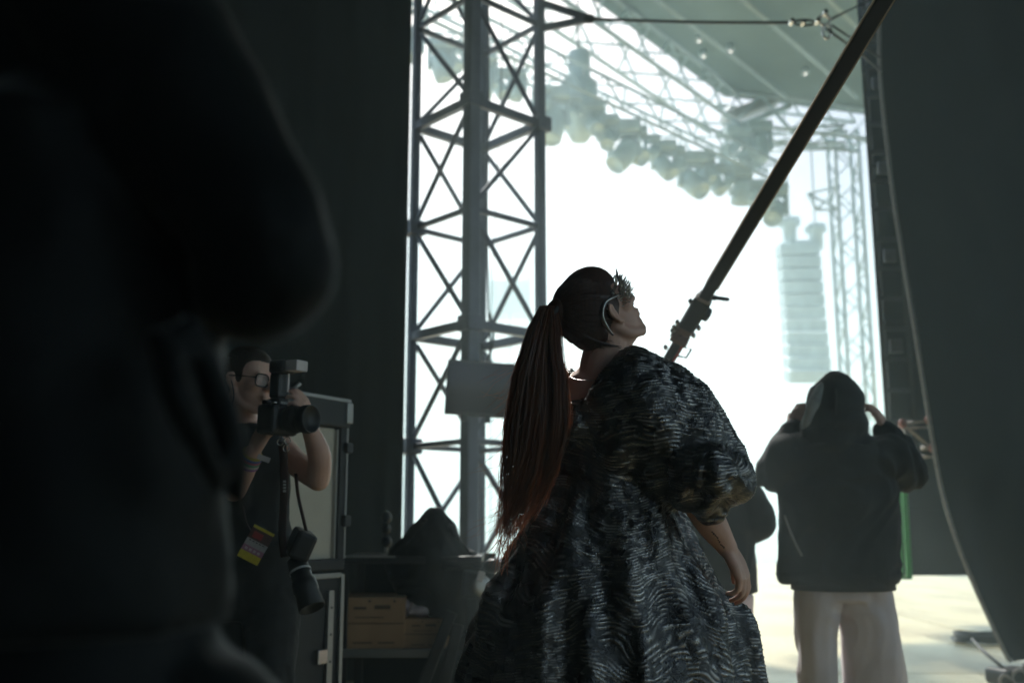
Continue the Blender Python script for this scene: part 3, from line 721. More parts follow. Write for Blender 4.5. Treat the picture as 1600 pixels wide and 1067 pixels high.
for s in range(1900):
    if s % 38 == 0: cA, cR, cE, cW, cP = rr.uniform(0, 6.2832), math.sqrt(rr.uniform(.2, 1.1)), rr.uniform(.62, 1.0), rr.uniform(.002, .011), rr.uniform(0, 6.28)
    a = cA + rr.gauss(0, .10); rad = cR + rr.gauss(0, .05); end = min(1.0, max(.4, cE + rr.gauss(0, .06)))
    n = int(3 + end * (len(ax) - 1)); n = min(n, len(ax)); w0 = rr.uniform(-1, 1); w1 = cP + rr.gauss(0, .3); wa = cW; pts = []
    for i in range(0, n, 2):
        t = i / (len(ax) - 1)
        a2 = a + .25 * math.sin(t * 3 + w1)
        p = ax[i] + Vector((math.cos(a2) * aw[i] * rad, math.sin(a2) * ad_[i] * rad, 0)) + Vector((math.sin(t * 9 + w1) * wa * t * 2, math.cos(t * 8 + w1) * wa * t, w0 * .012 * t))
        pts.append(p)
    rts.append(pts)
stray = []
for s in range(110):       # wispy tips and stray hairs on the bright side
    t0 = rr.uniform(.35, .95); i = int(t0 * (len(ax) - 1)); st_ = ax[i] + Vector((-aw[i] * rr.uniform(.6, 1.0), rr.uniform(-.02, .02), 0))
    L = rr.uniform(.03, .13); pts = [st_]; dv = Vector((-rr.uniform(.1, .9), rr.uniform(-.3, .3), -rr.uniform(.2, 1))).normalized()
    for k in range(7):
        dv = (dv + Vector((rr.uniform(-.22, .22), rr.uniform(-.2, .2), rr.uniform(-.22, .22)))).normalized(); pts.append(pts[-1] + dv * (L / 7))
    stray.append(pts)
for s in range(90):       # tips curling at the end
    i = len(ax) - 1 - rr.randint(0, 6); pts = [ax[i] + Vector((rr.uniform(-.02, .01), rr.uniform(-.01, .01), 0))]; dv = Vector((rr.uniform(-.6, .1), 0, -1)).normalized()
    for k in range(6):
        dv = (dv + Vector((rr.uniform(-.35, .3), rr.uniform(-.2, .2), -.1))).normalized(); pts.append(pts[-1] + dv * rr.uniform(.008, .019))
    rts.append(pts)
strands('ponytail', rts, M['auburn'], cap, .0009); strands('stray_hair', stray, M['auburn'], cap, .00042)
rts = []
for s in range(700):      # combed strands over the skull, drawn back to the tie
    th = rr.uniform(-1.75, 1.75); el = rr.uniform(-.75, 1.2)
    p0 = Vector((.055 * math.cos(th) if el > .4 else -.01, .0785 * math.sin(th * .9), .040 + .094 * math.sin(el))); pts = []
    e = Vector((-.100, 0, .098))
    for k in range(8):
        t = k / 7; p = p0.lerp(e, t); d3 = p - Vector((-.016, 0, .040))
        nn = Vector((d3.x / .099, d3.y / .080, d3.z / .0945)); L = nn.length
        if L > 1e-4 and t < .93: p = Vector((-.016, 0, .040)) + d3 / L * rr.uniform(1.0, 1.012)
        pts.append(HM @ p)
    rts.append(pts)
for s in range(260):      # hair drawn up from the nape
    yy = rr.uniform(-.052, .052); p0 = Vector((-.030 - .03 * math.cos(yy * 28) + rr.uniform(-.012, .012), yy, -.078 + rr.uniform(-.012, .014)))
    m1 = Vector((-.096 + abs(yy) * .35, yy * .95, -.020 + rr.uniform(-.008, .008))); m2 = Vector((-.117 + abs(yy) * .2, yy * .6, .045)); e = Vector((-.106, 0, .096))
    rts.append([HM @ v for v in catmull([p0, m1, m2, e], 3)])
strands('combed_hair', rts, M['auburn_dark'], cap, .0007)
rts = []
for s in range(40):       # nape wisps against the light
    p = HM @ Vector((-.062 + rr.uniform(-.02, .02), rr.uniform(-.04, .04), -.055 + rr.uniform(-.02, .03))); pts = [p]; dv = Vector((-.7 + rr.uniform(-.3, .6), rr.uniform(-.3, .3), -.4 + rr.uniform(-.5, .3))).normalized(); L = rr.uniform(.01, .045)
    for k in range(5):
        dv = (dv + Vector((rr.uniform(-.2, .2), 0, rr.uniform(-.2, .2)))).normalized(); pts.append(pts[-1] + dv * L / 5)
    rts.append(pts)
strands('nape_hair', rts, M['auburn'], cap, .0006)
# ---- silver eye ornament: band behind the ear, leaves and twigs over the eyes
M['silver'] = mat('antique silver', (0.72, 0.69, 0.66), 0.38, 1.0, (0.32, 0.30, 0.28), 60, 0.3, 300, bdist=.002)
orn = thing('eye_ornament', 'silver filigree eye mask with leafy spikes worn by the woman looking up', 'mask', HM @ Vector((.09, -.03, .02)))
band = [HM @ Vector(v) for v in ((-.042, -.070, -.040), (-.046, -.0755, -.014), (-.040, -.0805, .020), (-.012, -.0825, .040), (.026, -.074, .032), (.058, -.060, .022))]
bp_ = catmull(band, 6); q = MB(); q.tube(bp_, [.0042 + .0038 * math.sin(3.0 * i / (len(bp_) - 1)) for i in range(len(bp_))], 8, True, .45); q.build('band', M['silver'], orn, True)
for s in range(190):
    th = rr.uniform(-1.75, 1.15); hgt = rr.uniform(-.024, .030)
    p = Vector((.036 + .066 * math.cos(th), .072 * math.sin(th), .020 + hgt)); nn = Vector((math.cos(th), math.sin(th), rr.uniform(.0, 1.1) + hgt * 14)).normalized()
    L = rr.uniform(.008, .022) * (1.6 if hgt > .022 else 1); q = MB()
    tip = p + nn * L + Vector((rr.uniform(-.007, .007), rr.uniform(-.007, .007), rr.uniform(-.004, .006)))
    md = p.lerp(tip, .55) + Vector((rr.uniform(-.003, .003), rr.uniform(-.003, .003), 0))
    q.tube([HM @ p, HM @ md, HM @ tip], [.0016, rr.uniform(.0028, .0048), .0005], 6, True, .4); q.build('leaf', M['silver'], orn)
# ---- fine necklace, earring, lettering tattoo on the forearm
q = MB(); nk = []
for k in range(25):
    t = 6.2832 * k / 24; c_ = P(938, 581, 2.60); nk.append(c_ + Vector((math.cos(t) * .078, math.sin(t) * .078, math.sin(t) * .03 + .012 * math.cos(t))))
neck = tag(MB().tube(nk, .0011, 6).build('necklace', M['silver'], None, True, org=nk[0]), 'fine chain necklace around the neck of the woman in the dress', 'necklace')
M['ink'] = mat('tattoo ink', (0.035, 0.03, 0.035), 0.6)
def on_arm(px, py):
    o = CAM; r_ = ray(px, py).normalized(); dg = bpy.context.evaluated_depsgraph_get()
    hit, loc, nrm, idx = body.ray_cast(o - Vector(body['_base']), r_)
    return (loc + Vector(body['_base']) + nrm * .0006, nrm) if hit else (None, None)
bpy.context.view_layer.update()
q = MB(); rr2 = random.Random(4); tx = 1113.0; ty = 829.0
for w_, (cx, cy, nch) in enumerate(((1113, 831, 5), (1122, 844, 2), (1127, 850, 3))):
    for ch in range(nch):
        bx0 = cx + ch * 2.2; by0 = cy + ch * 2.4; pl = []
        for k in range(5):
            p, nr = on_arm(bx0 + rr2.uniform(-1.2, 1.2), by0 + rr2.uniform(-1.8, 1.8))
            if p is not None: pl.append(p)
        if len(pl) > 2: q.tube(pl, .0011, 4)
if q.v: q.build('tattoo', M['ink'], body)
# ================================================================ the photographer
PD = 3.60
pb = P(415, 815, PD); photog = thing('person', 'photographer in black sleeveless top and glasses, holding a camera to her eye', 'person', (pb.x, pb.y, 0))
PH = P(388, 598, PD); PM = head_matrix(PH, R(-30), R(-6))
b = MB(); merge(b, head_mb(1.0), PM)
b.limb([PM @ Vector((-.025, 0, -.03)), P(380, 640, 3.62), P(378, 668, 3.64)], [.055, .052, .060], 16, 6)
tor = []
for y, xl, xr, ry in ((655, 362, 396, .045), (668, 345, 425, .065), (685, 330, 440, .085), (715, 328, 444, .105), (760, 335, 445, .11), (810, 340, 440, .10), (850, 335, 450, .11), (900, 330, 462, .125), (930, 332, 462, .125)):
    tor.append(ring_px(y, xl, xr, 3.64, ry, 22))
b.loft(tor)
# her left arm (far side): shoulder, elbow, wrist on the lens
LEl, LWr = P(497, 748, 3.50), P(482, 665, 3.42)
b.limb([P(432, 690, 3.74), P(465, 725, 3.62), LEl], [.050, .046, .042], 16, 6)
b.limb([LEl, P(499, 712, 3.46), LWr], [.043, .041, .028], 16, 6)
# her right arm (near side): elbow low left, wrist under the grip
REl, RWr = P(366, 765, 3.46), P(396, 705, 3.40)
b.limb([P(348, 690, 3.60), P(348, 735, 3.52), REl], [.050, .046, .041], 16, 6)
b.limb([REl, P(380, 738, 3.43), RWr], [.041, .039, .029], 16, 6)
merge(b, hand_mb((.62, .66, .70, .74), .04, (.5, .7, -.5), .5, .95, 1), hand_matrix(RWr, P(424, 655, 3.38) - RWr, (-.45, -.80, .30)))
merge(b, hand_mb((.55, .60, .66, .74), .05, (.3, .8, -.5), .5, .95, -1), hand_matrix(LWr, P(476, 640, 3.40) - LWr, (.75, -.45, .45)))
for px, dd in ((372, 3.68), (425, 3.60)):
    hp = P(px, 925, dd); b.limb([hp, Vector((hp.x + .01, hp.y - .02, .50)), Vector((hp.x, hp.y, .12))], [.09, .062, .042], 14, 6)
    b.limb([Vector((hp.x, hp.y, .06)), Vector((hp.x + .15, hp.y - .06, .045))], [.042, .036], 12, 4)
organic(b, 'body', M['skin2'], photog, .0048, 4, .5)
t_ = MB(); tor = []
for y, xl, xr, ry in ((663, 352, 412, .066), (672, 338, 432, .082), (690, 330, 446, .098), (715, 325, 450, .118), (760, 331, 452, .124), (810, 335, 450, .116), (850, 330, 459, .126), (875, 327, 464, .136)):
    tor.append(ring_px(y, xl, xr, 3.64, ry, 26, .02, y * .02, 5))
t_.loft(tor); wrinkle(organic(t_, 'tank_top', M['jersey'], photog, .008, 4, .5), .006, 14, .6, 2)
t_ = MB(); tor = []
for y, xl, xr, ry in ((845, 333, 462, .128), (890, 324, 470, .142), (930, 322, 472, .146), (965, 324, 466, .140)): tor.append(ring_px(y, xl, xr, 3.64, ry, 26))
t_.loft(tor)
for px, dd in ((372, 3.68), (425, 3.60)):
    hp = P(px, 935, dd); t_.limb([hp, Vector((hp.x + .01, hp.y - .02, .50)), Vector((hp.x, hp.y, .09))], [.108, .085, .080], 16, 8)
wrinkle(organic(t_, 'trousers', M['denim'], photog, .009, 4, .5), .006, 12, .8, 2)
sh = MB()
for px, dd in ((372, 3.68), (425, 3.60)):
    hp = P(px, 935, dd); sh.limb([Vector((hp.x - .03, hp.y, .06)), Vector((hp.x + .16, hp.y - .07, .05))], [.055, .046], 14, 4)
organic(sh, 'shoes', M['black_plastic'], photog, .009, 3, .5)
hc = MB(); c = MB()
c.ell((-.018, 0, .044), (.096, .0785, .088), None, 26); c.ell((-.05, 0, .0), (.055, .066, .066), None, 20); c.ell((.004, 0, .064), (.082, .068, .064), None, 20); c.ell((.010, -.062, .030), (.022, .016, .034), None, 12); c.ell((.010, .062, .030), (.022, .016, .034), None, 12)
c.ell((-.120, 0, .060), (.040, .040, .040), None, 16)
merge(hc, c, PM); hcap = organic(hc, 'hair', M['brown_hair'], photog, .006, 4, .5)
rts = []
for s in range(420):
    th = rr.uniform(-1.8, 1.8); el = rr.uniform(-.5, 1.3)
    p0 = Vector((.05 * math.cos(th) if el > .5 else -.02, .0795 * math.sin(th * .9), .042 + .092 * math.sin(el))); e = Vector((-.105, 0, .062)); pts = []
    for k in range(7):
        t = k / 6; p = p0.lerp(e, t); d3 = p - Vector((-.016, 0, .042)); nn = Vector((d3.x / .0975, d3.y / .080, d3.z / .0915)); L = nn.length
        if L > 1e-4 and t < .9: p = Vector((-.016, 0, .042)) + d3 / L * rr.uniform(1.0, 1.03)
        pts.append(PM @ p)
    rts.append(pts)
strands('combed_hair', rts, M['brown_hair'], hcap, .0009)
# glasses
M['frame'] = mat('black acetate', (0.012, 0.012, 0.013), 0.25)
M['lens'] = mat('spectacle glass', (0.9, 0.93, 0.95), 0.05, 0, None, 5, rvar=.01); M['lens'].node_tree.nodes['Principled BSDF'].inputs['Alpha'].default_value = .12
gl = thing('glasses', 'black framed glasses worn by the photographer', 'glasses', PM @ Vector((.1, 0, .01)))
for s in (-1, 1):
    cc = PM @ Vector((.098, s * .033, .008)); fx = PM.to_3x3() @ Vector((-.12 * s * s, s * 1, 0)).normalized(); fz = PM.to_3x3() @ Vector((0, 0, 1))
    q = MB(); q.tube([cc + fx * (.028 * math.copysign(abs(math.cos(6.2832 * k / 20)) ** .6, math.cos(6.2832 * k / 20))) + fz * (.022 * math.copysign(abs(math.sin(6.2832 * k / 20)) ** .6, math.sin(6.2832 * k / 20))) for k in range(21)], .0028, 6); q.build('rim', M['frame'], gl, True)
    q = MB(); q.add([cc + fx * (math.cos(6.2832 * k / 18) * .025) + fz * (math.sin(6.2832 * k / 18) * .021) for k in range(18)], [tuple(range(18))]); lo = q.build('lens', M['lens'], gl); bake(lo, [('SOLIDIFY', dict(thickness=.0015))])
    q = MB(); q.tube([PM @ Vector(v) for v in ((.095, s * .060, .016), (.04, s * .077, .018), (-.01, s * .086, .016))], .0030, 6); q.build('temple', M['frame'], gl, True)
q = MB(); q.tube([PM @ Vector((.104, -.009, .012)), PM @ Vector((.107, 0, .016)), PM @ Vector((.104, .009, .012))], .0025, 6); q.build('bridge', M['frame'], gl, True)
q = MB(); q.tube(catmull([PM @ Vector(v) for v in ((.004, -.088, -.002), (.014, -.088, -.02), (.018, -.080, -.06), (-.005, -.07, -.10), (-.03, -.062, -.13))], 6), .0022, 6)
tag(q.build('earpiece_cable', M['cable'], None, True, org=PM @ Vector((0, -.088, 0))), 'thin earpiece cable curling from the ear of the photographer', 'cable')
# ---- still camera with flash
CC = P(441, 654, 3.36); cax = Vector((.86, -.50, -.02)).normalized(); cup = Vector((0, 0, 1)); crt = cax.cross(cup).normalized(); cup = crt.cross(cax)
CM = Matrix((cax, crt, cup)).transposed().to_4x4(); CM.translation = CC; C3 = CM.to_3x3()
kam = thing('stills_camera', 'black stills camera with a flash on top, held by the photographer', 'camera', CC)
def cl(x, y, z): return CM @ Vector((x, y, z))
q = MB(); q.box(cl(-.02, 0, -.005), (.06, .145, .10), C3, .012); q.box(cl(-.02, 0, .052), (.062, .062, .034), C3, .012); q.box(cl(.005, .055, -.005), (.05, .035, .095), C3, .014); q.build('camera_body', M['black_plastic'], kam)
q = MB(); q.lathe(cl(.01, -.008, -.004), cax, [(0, .038), (.02, .040), (.022, .044), (.050, .044), (.052, .040), (.075, .041), (.078, .045), (.112, .047), (.114, .044), (.104, .042)], 26); q.build('lens_barrel', M['black_plastic'], kam, True)
M['glass_dark'] = mat('coated lens glass', (0.01, 0.012, 0.016), 0.06, 0, None, 5, rvar=.02, spec=.8)
q = MB(); q.lathe(cl(.108, -.008, -.004), cax, [(0, .039), (.003, .03), (.005, .012), (.0055, .002)], 24); q.build('front_glass', M['glass_dark'], kam, True)
q = MB(); q.box(cl(-.02, 0, .112), (.046, .058, .09), C3, .01); q.build('flash_foot', M['black_plastic'], kam)
q = MB(); q.box(cl(-.012, 0, .175), (.066, .070, .046), C3, .01); q.build('flash_head', M['black_plastic'], kam)
M['white_card'] = mat('white bounce card', (0.78, 0.70, 0.68), 0.6)
q = MB(); q.box(cl(.052, 0, .176), (.050, .056, .036), C3, .003); q.build('bounce_card', M['white_card'], kam)
q = MB(); q.box(cl(.012, -.006, .128), (.004, .006, .075), C3, .001); q.build('flash_trim', M['white_card'], kam)
def word(txt, name, at, xdir, ydir, size, m, parent, off=.0008):
    cu = bpy.data.curves.new('lettering', 'FONT'); cu.body = txt; cu.size = size; cu.align_x = 'CENTER'; cu.align_y = 'CENTER'; cu.extrude = off
    to = bpy.data.objects.new('lettering', cu); COL.objects.link(to); dg = bpy.context.evaluated_depsgraph_get(); dg.update()
    me = bpy.data.meshes.new_from_object(to.evaluated_get(dg)); bpy.data.objects.remove(to)
    x = Vector(xdir).normalized(); y = Vector(ydir); y = (y - x * y.dot(x)).normalized(); z = x.cross(y)
    m4 = Matrix((x, y, z)).transposed().to_4x4(); m4.translation = Vector(at)
    q = MB(); q.add([m4 @ v.co for v in me.vertices], [list(p.vertices) for p in me.polygons]); bpy.data.meshes.remove(me)
    return q.build(name, m, parent)
M['white_print'] = mat('white print', (0.72, 0.70, 0.68), 0.5)
for h_, r_ in ((.026, .0452), (.033, .0452), (.040, .0452), (.047, .0452), (.082, .0462), (.090, .0466), (.098, .0470)):
    q = MB(); q.lathe(cl(.01 + h_, -.008, -.004), cax, [(0, r_), (.003, r_ + .0012), (.005, r_)], 26, False); q.build('grip_ring', M['black_metal'], kam, True)
q = MB(); q.lathe(cl(-.02, .055, .045), cup, [(0, .017), (.012, .017), (.013, .012)], 16); q.build('mode_dial', M['black_metal'], kam, True)
q = MB(); q.lathe(cl(-.02, -.055, .045), cup, [(0, .015), (.010, .015), (.011, .010)], 16); q.build('mode_dial', M['black_metal'], kam, True)
q = MB(); q.lathe(cl(.015, .058, .045), cup, [(0, .009), (.006, .009), (.007, .006)], 12); q.build('shutter_button', M['steel'], kam, True)
q = MB(); q.box(cl(-.056, 0, .050), (.016, .044, .030), C3, .006); q.build('eyecup', M['black_plastic'], kam)
q = MB(); q.box(cl(-.01, -.076, .0), (.022, .004, .05), C3, .002); q.build('port_cover', M['black_metal'], kam)
word('Canon', 'lettering', cl(.012, 0, .053), crt * 1, cup, .018, M['white_print'], kam)
# strap with print
M['strap'] = mat('camera strap', (0.03, 0.016, 0.016), 0.7, 0, (0.05, 0.02, 0.02), 40)
q = MB(); sp_ = catmull([P(440, 690, 3.33), P(443, 715, 3.36), P(444, 770, 3.42), P(441, 830, 3.45), P(445, 870, 3.46)], 6); q.tube(sp_, [.014] * len(sp_), 8, True, .18, Vector((0, 1, 0))); so_ = q.build('neck_strap', M['strap'], kam, True)
for k, px in enumerate((0, 1, 2, 3)): q = MB(); q.box(P(444.5, 752 + k * 5, 3.398 + k * .004), (.010, .003, .007), RX(.1), .001); q.build('strap_print', M['white_print'], so_)
q = MB(); q.tube(catmull([P(462, 740, 3.40), P(466, 775, 3.44), P(474, 810, 3.46), P(482, 845, 3.47)], 6), .006, 8, True, .4); q.build('side_strap', M['strap'], kam, True)
for px, py in ((438, 690), (449, 688), (447, 700)): q = MB(); q.tube(ring_pts(P(px, py, 3.33), .010, .012, ex, ez, 10), .002, 6); q.build('strap_ring', M['steel'], kam, True)
# ---- second camera hanging at her hip, bracelets, ring, pass
k2 = thing('spare_camera', 'second camera with a long lens hood hanging at the hip of the photographer', 'camera', P(475, 860, 3.46))
q = MB(); q.box(P(470, 850, 3.47), (.075, .12, .10), RY(.4) @ RZm(.4), .014); q.build('camera_body', M['black_plastic'], k2)
la_ = P(466, 882, 3.44); lb_ = P(487, 948, 3.36)
q = MB(); q.lathe(la_, lb_ - la_, [(-.02, .034), (.06, .036), (.065, .042), (.10, .044), (.105, .040), (.165, .046), (.167, .042), (.15, .038)], 22); q.build('lens_barrel', M['black_plastic'], k2, True)
q = MB(); q.lathe(la_ + (lb_ - la_).normalized() * .002, lb_ - la_, [(.02, .0375), (.028, .0378)], 22, False); q.build('lens_ring', M['white_print'], k2, True)
wr_cols = [(.55, .42, .06), (.08, .16, .45), (.55, .12, .2), (.1, .35, .2), (.6, .55, .5), (.35, .12, .4)]
wdir = (P(424, 655, 3.38) - RWr).normalized(); arm_d = (RWr - P(380, 738, 3.43)).normalized()
bgx, bgy, _ = frame(arm_d)
for k, cc in enumerate(wr_cols):
    m = mat('woven wristband', cc, .8, 0, None, 50)
    q = MB(); q.tube(ring_pts(RWr - arm_d * (.012 + k * .009), .034 + .0006 * k, .034, bgx, bgy, 16), .0052, 6)
    tag(q.build('wristband', m, None, True, org=RWr), '%s woven wristband on the wrist of the photographer' % ('yellow', 'blue', 'red', 'green', 'cream', 'purple')[k], 'wristband', 'festival wristbands')
q = MB(); tail = P(412, 716, 3.36); q.box(tail, (.045, .003, .018), RY(.35), .002); tag(q.build('wristband_tail', M['white_card'], None, False, org=tail), 'pale loose end of a wristband sticking out under the hand', 'wristband')
for px, py, dd in ((409, 666, 3.355), (481, 643, 3.375)):
    q = MB(); q.tube(ring_pts(P(px, py, dd), .010, .010, ex, Vector((0, .7, .7)), 12), .0022, 6); tag(q.build('finger_ring', M['steel'], None, True, org=P(px, py, dd)), 'thin silver ring on the %s hand of the photographer' % ('lower' if px < 450 else 'upper'), 'ring')
ps = thing('event_pass', 'yellow and pink printed event pass hanging at the hip of the photographer', 'pass', P(400, 850, 3.44))
pr = Matrix.Rotation(R(28), 3, 'Y') @ Matrix.Rotation(R(12), 3, 'Z')
def passband(z0, z1, col, nm, x0=-.5, x1=.5, off=0.0):
    m = mat('pass print ' + nm, col, .35, 0, tuple(k * .85 for k in col), 60)
    q = MB(); q.box(P(400, 851, 3.44) + pr @ Vector(((x0 + x1) / 2 * .078, -.001 - off, (z0 + z1) / 2 * .12)), ((x1 - x0) * .078, .002, (z1 - z0) * .12), pr); q.build(nm, m, ps)
passband(-.5, -.27, (.75, .60, .05), 'yellow_band'); passband(-.27, -.10, (.50, .20, .30), 'pink_band'); passband(-.10, .10, (.55, .50, .48), 'white_band')
passband(.10, .42, (.13, .06, .05), 'photo_panel'); passband(.42, .5, (.75, .60, .05), 'top_strip')
passband(.16, .34, (.45, .06, .06), 'red_mark', -.35, .1, .0015)
for k in range(5): passband(.045 - k * .0, .075, (.08, .06, .06), 'print_mark', -.38 + k * .16, -.28 + k * .16, .0015)
for k in range(4): passband(-.22, -.15, (.75, .6, .62), 'print_mark', -.38 + k * .2, -.25 + k * .2, .0015)
q = MB(); q.tube(catmull([P(392, 828, 3.45), P(385, 815, 3.46), P(380, 790, 3.50)], 5), .006, 6, True, .3); q.build('lanyard', M['strap'], ps, True)

# ================================================================ hooded man, seen from behind
HD = 4.90
hb = P(1310, 815, HD); man = thing('person', 'person in a black hooded jacket and pale wide trousers, hands raised to the head', 'person', (hb.x, hb.y, 0))
HM2 = head_matrix(P(1306, 640, 4.94), R(92), R(4))
b = MB(); merge(b, head_mb(1.0), HM2)
b.limb([P(1306, 650, 4.96), P(1307, 690, 4.94)], [.055, .06], 14, 5)
b.loft([ring_px(y, xl, xr, 4.93, ry, 20) for y, xl, xr, ry in ((675, 1285, 1330, .06), (700, 1250, 1365, .09), (760, 1248, 1368, .11), (850, 1256, 1360, .10), (930, 1250, 1366, .12))])
hands = []
for s, ex_, ey_, wx_, wy_ in ((-1, 1212, 738, 1240, 668), (1, 1415, 738, 1382, 668)):
    sh_ = P(1307 + s * 62, 708, 4.92); el_ = P(ex_, ey_, 4.98); wr_ = P(wx_, wy_, 5.02)
    b.limb([sh_, el_], [.055, .045], 14, 6); b.limb([el_, wr_], [.043, .030], 14, 6)
    tgt = P(1307 + s * 52, 645, 5.04)
    merge(b, hand_mb((.45, .5, .55, .6), .08, (.5, .75, -.35), .4, 1.05, -s), hand_matrix(wr_, P(1307 + s * 56, 634, 5.05) - wr_, (s * .8, -.65, .1)))
for s, px in ((-1, 1280), (1, 1345)):
    hp = P(px, 935, 4.93); b.limb([hp, Vector((hp.x, hp.y, .5)), Vector((hp.x + s * .03, hp.y, .12))], [.09, .062, .045], 12, 6)
    b.limb([Vector((hp.x + s * .03, hp.y, .06)), Vector((hp.x + s * .05, hp.y + .16, .05))], [.045, .04], 10, 4)
organic(b, 'body', M['skin'], man, .006, 4, .5)
j = MB()
j.loft([ring_px(y, xl, xr, 4.93, ry, 40, fo, y * .015, 6) for y, xl, xr, ry, fo in ((664, 1282, 1334, .085, 0), (676, 1258, 1358, .12, .0), (692, 1240, 1376, .145, .0), (720, 1232, 1388, .16, .01), (770, 1218, 1402, .175, .015), (830, 1219, 1403, .18, .02), (880, 1216, 1404, .185, .022), (900, 1216, 1404, .188, .02), (910, 1220, 1400, .182, .01))])
for s, ex_, ey_, wx_, wy_ in ((-1, 1209, 738, 1243, 672), (1, 1418, 738, 1381, 672)):
    sh_ = P(1307 + s * 58, 718, 4.92); el_ = P(ex_, ey_, 4.97); wr_ = P(wx_, wy_, 5.02)
    j.limb([sh_, P((1307 + s * 58 + ex_) / 2, 716, 4.93), el_], [.125, .112, .092], 20, 6)
    j.limb([el_, P((ex_ + wx_) / 2 - s * -3, (ey_ + wy_) / 2 - 2, 5.0), wr_], [.092, .080, .058], 20, 6)
    j.limb([P(1307 + s * 70, 762, 4.93), P((ex_ * .8 + 1307 * .2), 752, 4.95)], [.07, .055], 14, 4)
j.ell(P(1306, 634, 4.93), (.135, .155, .150), None, 26); j.ell(P(1307, 662, 4.90), (.165, .15, .12), None, 24); j.ell(P(1306, 606, 4.95), (.075, .11, .075), None, 20)
j.limb([P(1268, 672, 4.86), P(1306, 684, 4.79), P(1346, 672, 4.86)], [.045, .055, .045], 14, 6)
jk = wrinkle(organic(j, 'hooded_jacket', M['jersey'], man, .009, 4, .5), .022, 6, .8, 3)
q = MB(); q.tube(catmull([P(1306, 588, 4.90), P(1306, 612, 4.795), P(1306, 642, 4.765), P(1306, 668, 4.75)], 8), .0045, 6); q.build('hood_seam', M['denim'], jk, True)
q = MB(); q.loft([ring_px(y, xl, xr, 4.93, ry, 60, .012, 2, 9) for y, xl, xr, ry in ((893, 1214, 1406, .192), (896, 1213, 1407, .194), (907, 1216, 1404, .190), (911, 1219, 1401, .184))], False); q.build('hem_band', M['denim'], jk, True)
q = MB(); q.tube(catmull([P(1243, 700, 4.82), P(1275, 694, 4.77), P(1307, 692, 4.755), P(1340, 694, 4.77), P(1374, 700, 4.82)], 6), .004, 6); q.build('yoke_seam', M['denim'], jk, True)
q = MB(); q.limb([P(1303, 592, 4.93), P(1284, 606, 4.87), P(1271, 632, 4.84), P(1262, 655, 4.84), P(1256, 672, 4.86)], [.012, .026, .030, .024, .010], 12, 6)
M['sunlit_hood_side'] = mat('grey sunlit hood side', (0.34, 0.36, 0.35), .8, 0, (.22, .24, .24), 20); organic(q, 'sunlit_hood_side', M['sunlit_hood_side'], jk, .006, 3, .5)  # pale lining fold; its grey paints the sunlit, translucent side of the hood
q = MB(); q.loft([ring_px(y, xl, xr, 4.93, ry, 40, .012, y * .03, 7) for y, xl, xr, ry in ((894, 1232, 1396, .185), (908, 1236, 1397, .187), (921, 1237, 1397, .187))]); q.build('shirt_hem', M['denim'], man, True)
seam = MB(); seam.tube(catmull([P(1226, 805, 4.775), P(1238, 838, 4.755), P(1253, 868, 4.745)], 6), .006, 6); seam.build('pocket_piping', M['piping'], jk, True)
t_ = MB()
t_.loft([ring_px(y, xl, xr, 4.93, .15, 30) for y, xl, xr in ((898, 1247, 1385), (920, 1246, 1390), (936, 1248, 1390))])
def legring(y, xl, xr, ry, ph): return ring_px(y, xl, xr, 4.93, ry, 30, .035, ph + y * .004, 4)
t_.loft([legring(y, xl, xr, ry, 0) for y, xl, xr, ry in ((900, 1247, 1318, .14), (935, 1244, 1313, .14), (990, 1245, 1304, .13), (1067, 1250, 1303, .14), (1150, 1248, 1302, .15))])
t_.loft([legring(y, xl, xr, ry, 2) for y, xl, xr, ry in ((900, 1300, 1387, .14), (935, 1306, 1394, .14), (990, 1317, 1403, .14), (1067, 1319, 1416, .15), (1150, 1320, 1420, .16))])
tr = wrinkle(organic(t_, 'trousers', M['trousers'], man, .009, 5, .6), .014, 8, .3, 5)
sh = MB()
for s, px in ((-1, 1280), (1, 1362)):
    hp = P(px, 935, 4.93); sh.limb([Vector((hp.x, hp.y - .06, .06)), Vector((hp.x + s * .03, hp.y + .18, .055))], [.06, .05], 14, 4)
organic(sh, 'shoes', M['white_card'], man, .009, 3, .5)
# ================================================================ second man, mostly hidden by the dress
D3 = 5.30
mb3 = P(1118, 815, D3); man2 = thing('person', 'person in a black jacket and pale trousers standing half hidden behind the dress', 'person', (mb3.x, mb3.y, 0))
HM3 = head_matrix(P(1095, 655, D3), R(95), R(-4))
b = MB(); merge(b, head_mb(1.0), HM3); b.limb([P(1095, 662, 5.3), P(1100, 700, 5.3)], [.055, .06], 14, 5)
b.loft([ring_px(y, xl, xr, D3, ry, 20) for y, xl, xr, ry in ((690, 1080, 1125, .06), (715, 1055, 1150, .09), (790, 1060, 1150, .11), (860, 1065, 1145, .10), (935, 1062, 1150, .12))])
for s in (-1, 1):
    sh_ = P(1103 + s * 52, 735, D3); el_ = P(1103 + s * 78, 820, 5.28); wr_ = P(1103 + s * 50, 850, 5.5)
    b.limb([sh_, el_, wr_], [.055, .045, .03], 14, 6)
    merge(b, hand_mb((.4, .45, .5, .55), .06, (.5, .75, -.35), .3, 1.0, -s), hand_matrix(wr_, (-s * .6, .6, .1), (s * .3, .1, .9)))
for s, px in ((-1, 1082), (1, 1140)):
    hp = P(px, 940, D3); b.limb([hp, Vector((hp.x, hp.y, .5)), Vector((hp.x, hp.y, .1))], [.09, .062, .045], 12, 6)
    b.limb([Vector((hp.x, hp.y, .06)), Vector((hp.x, hp.y + .17, .05))], [.045, .04], 10, 4)
organic(b, 'body', M['skin'], man2, .008, 4, .5)
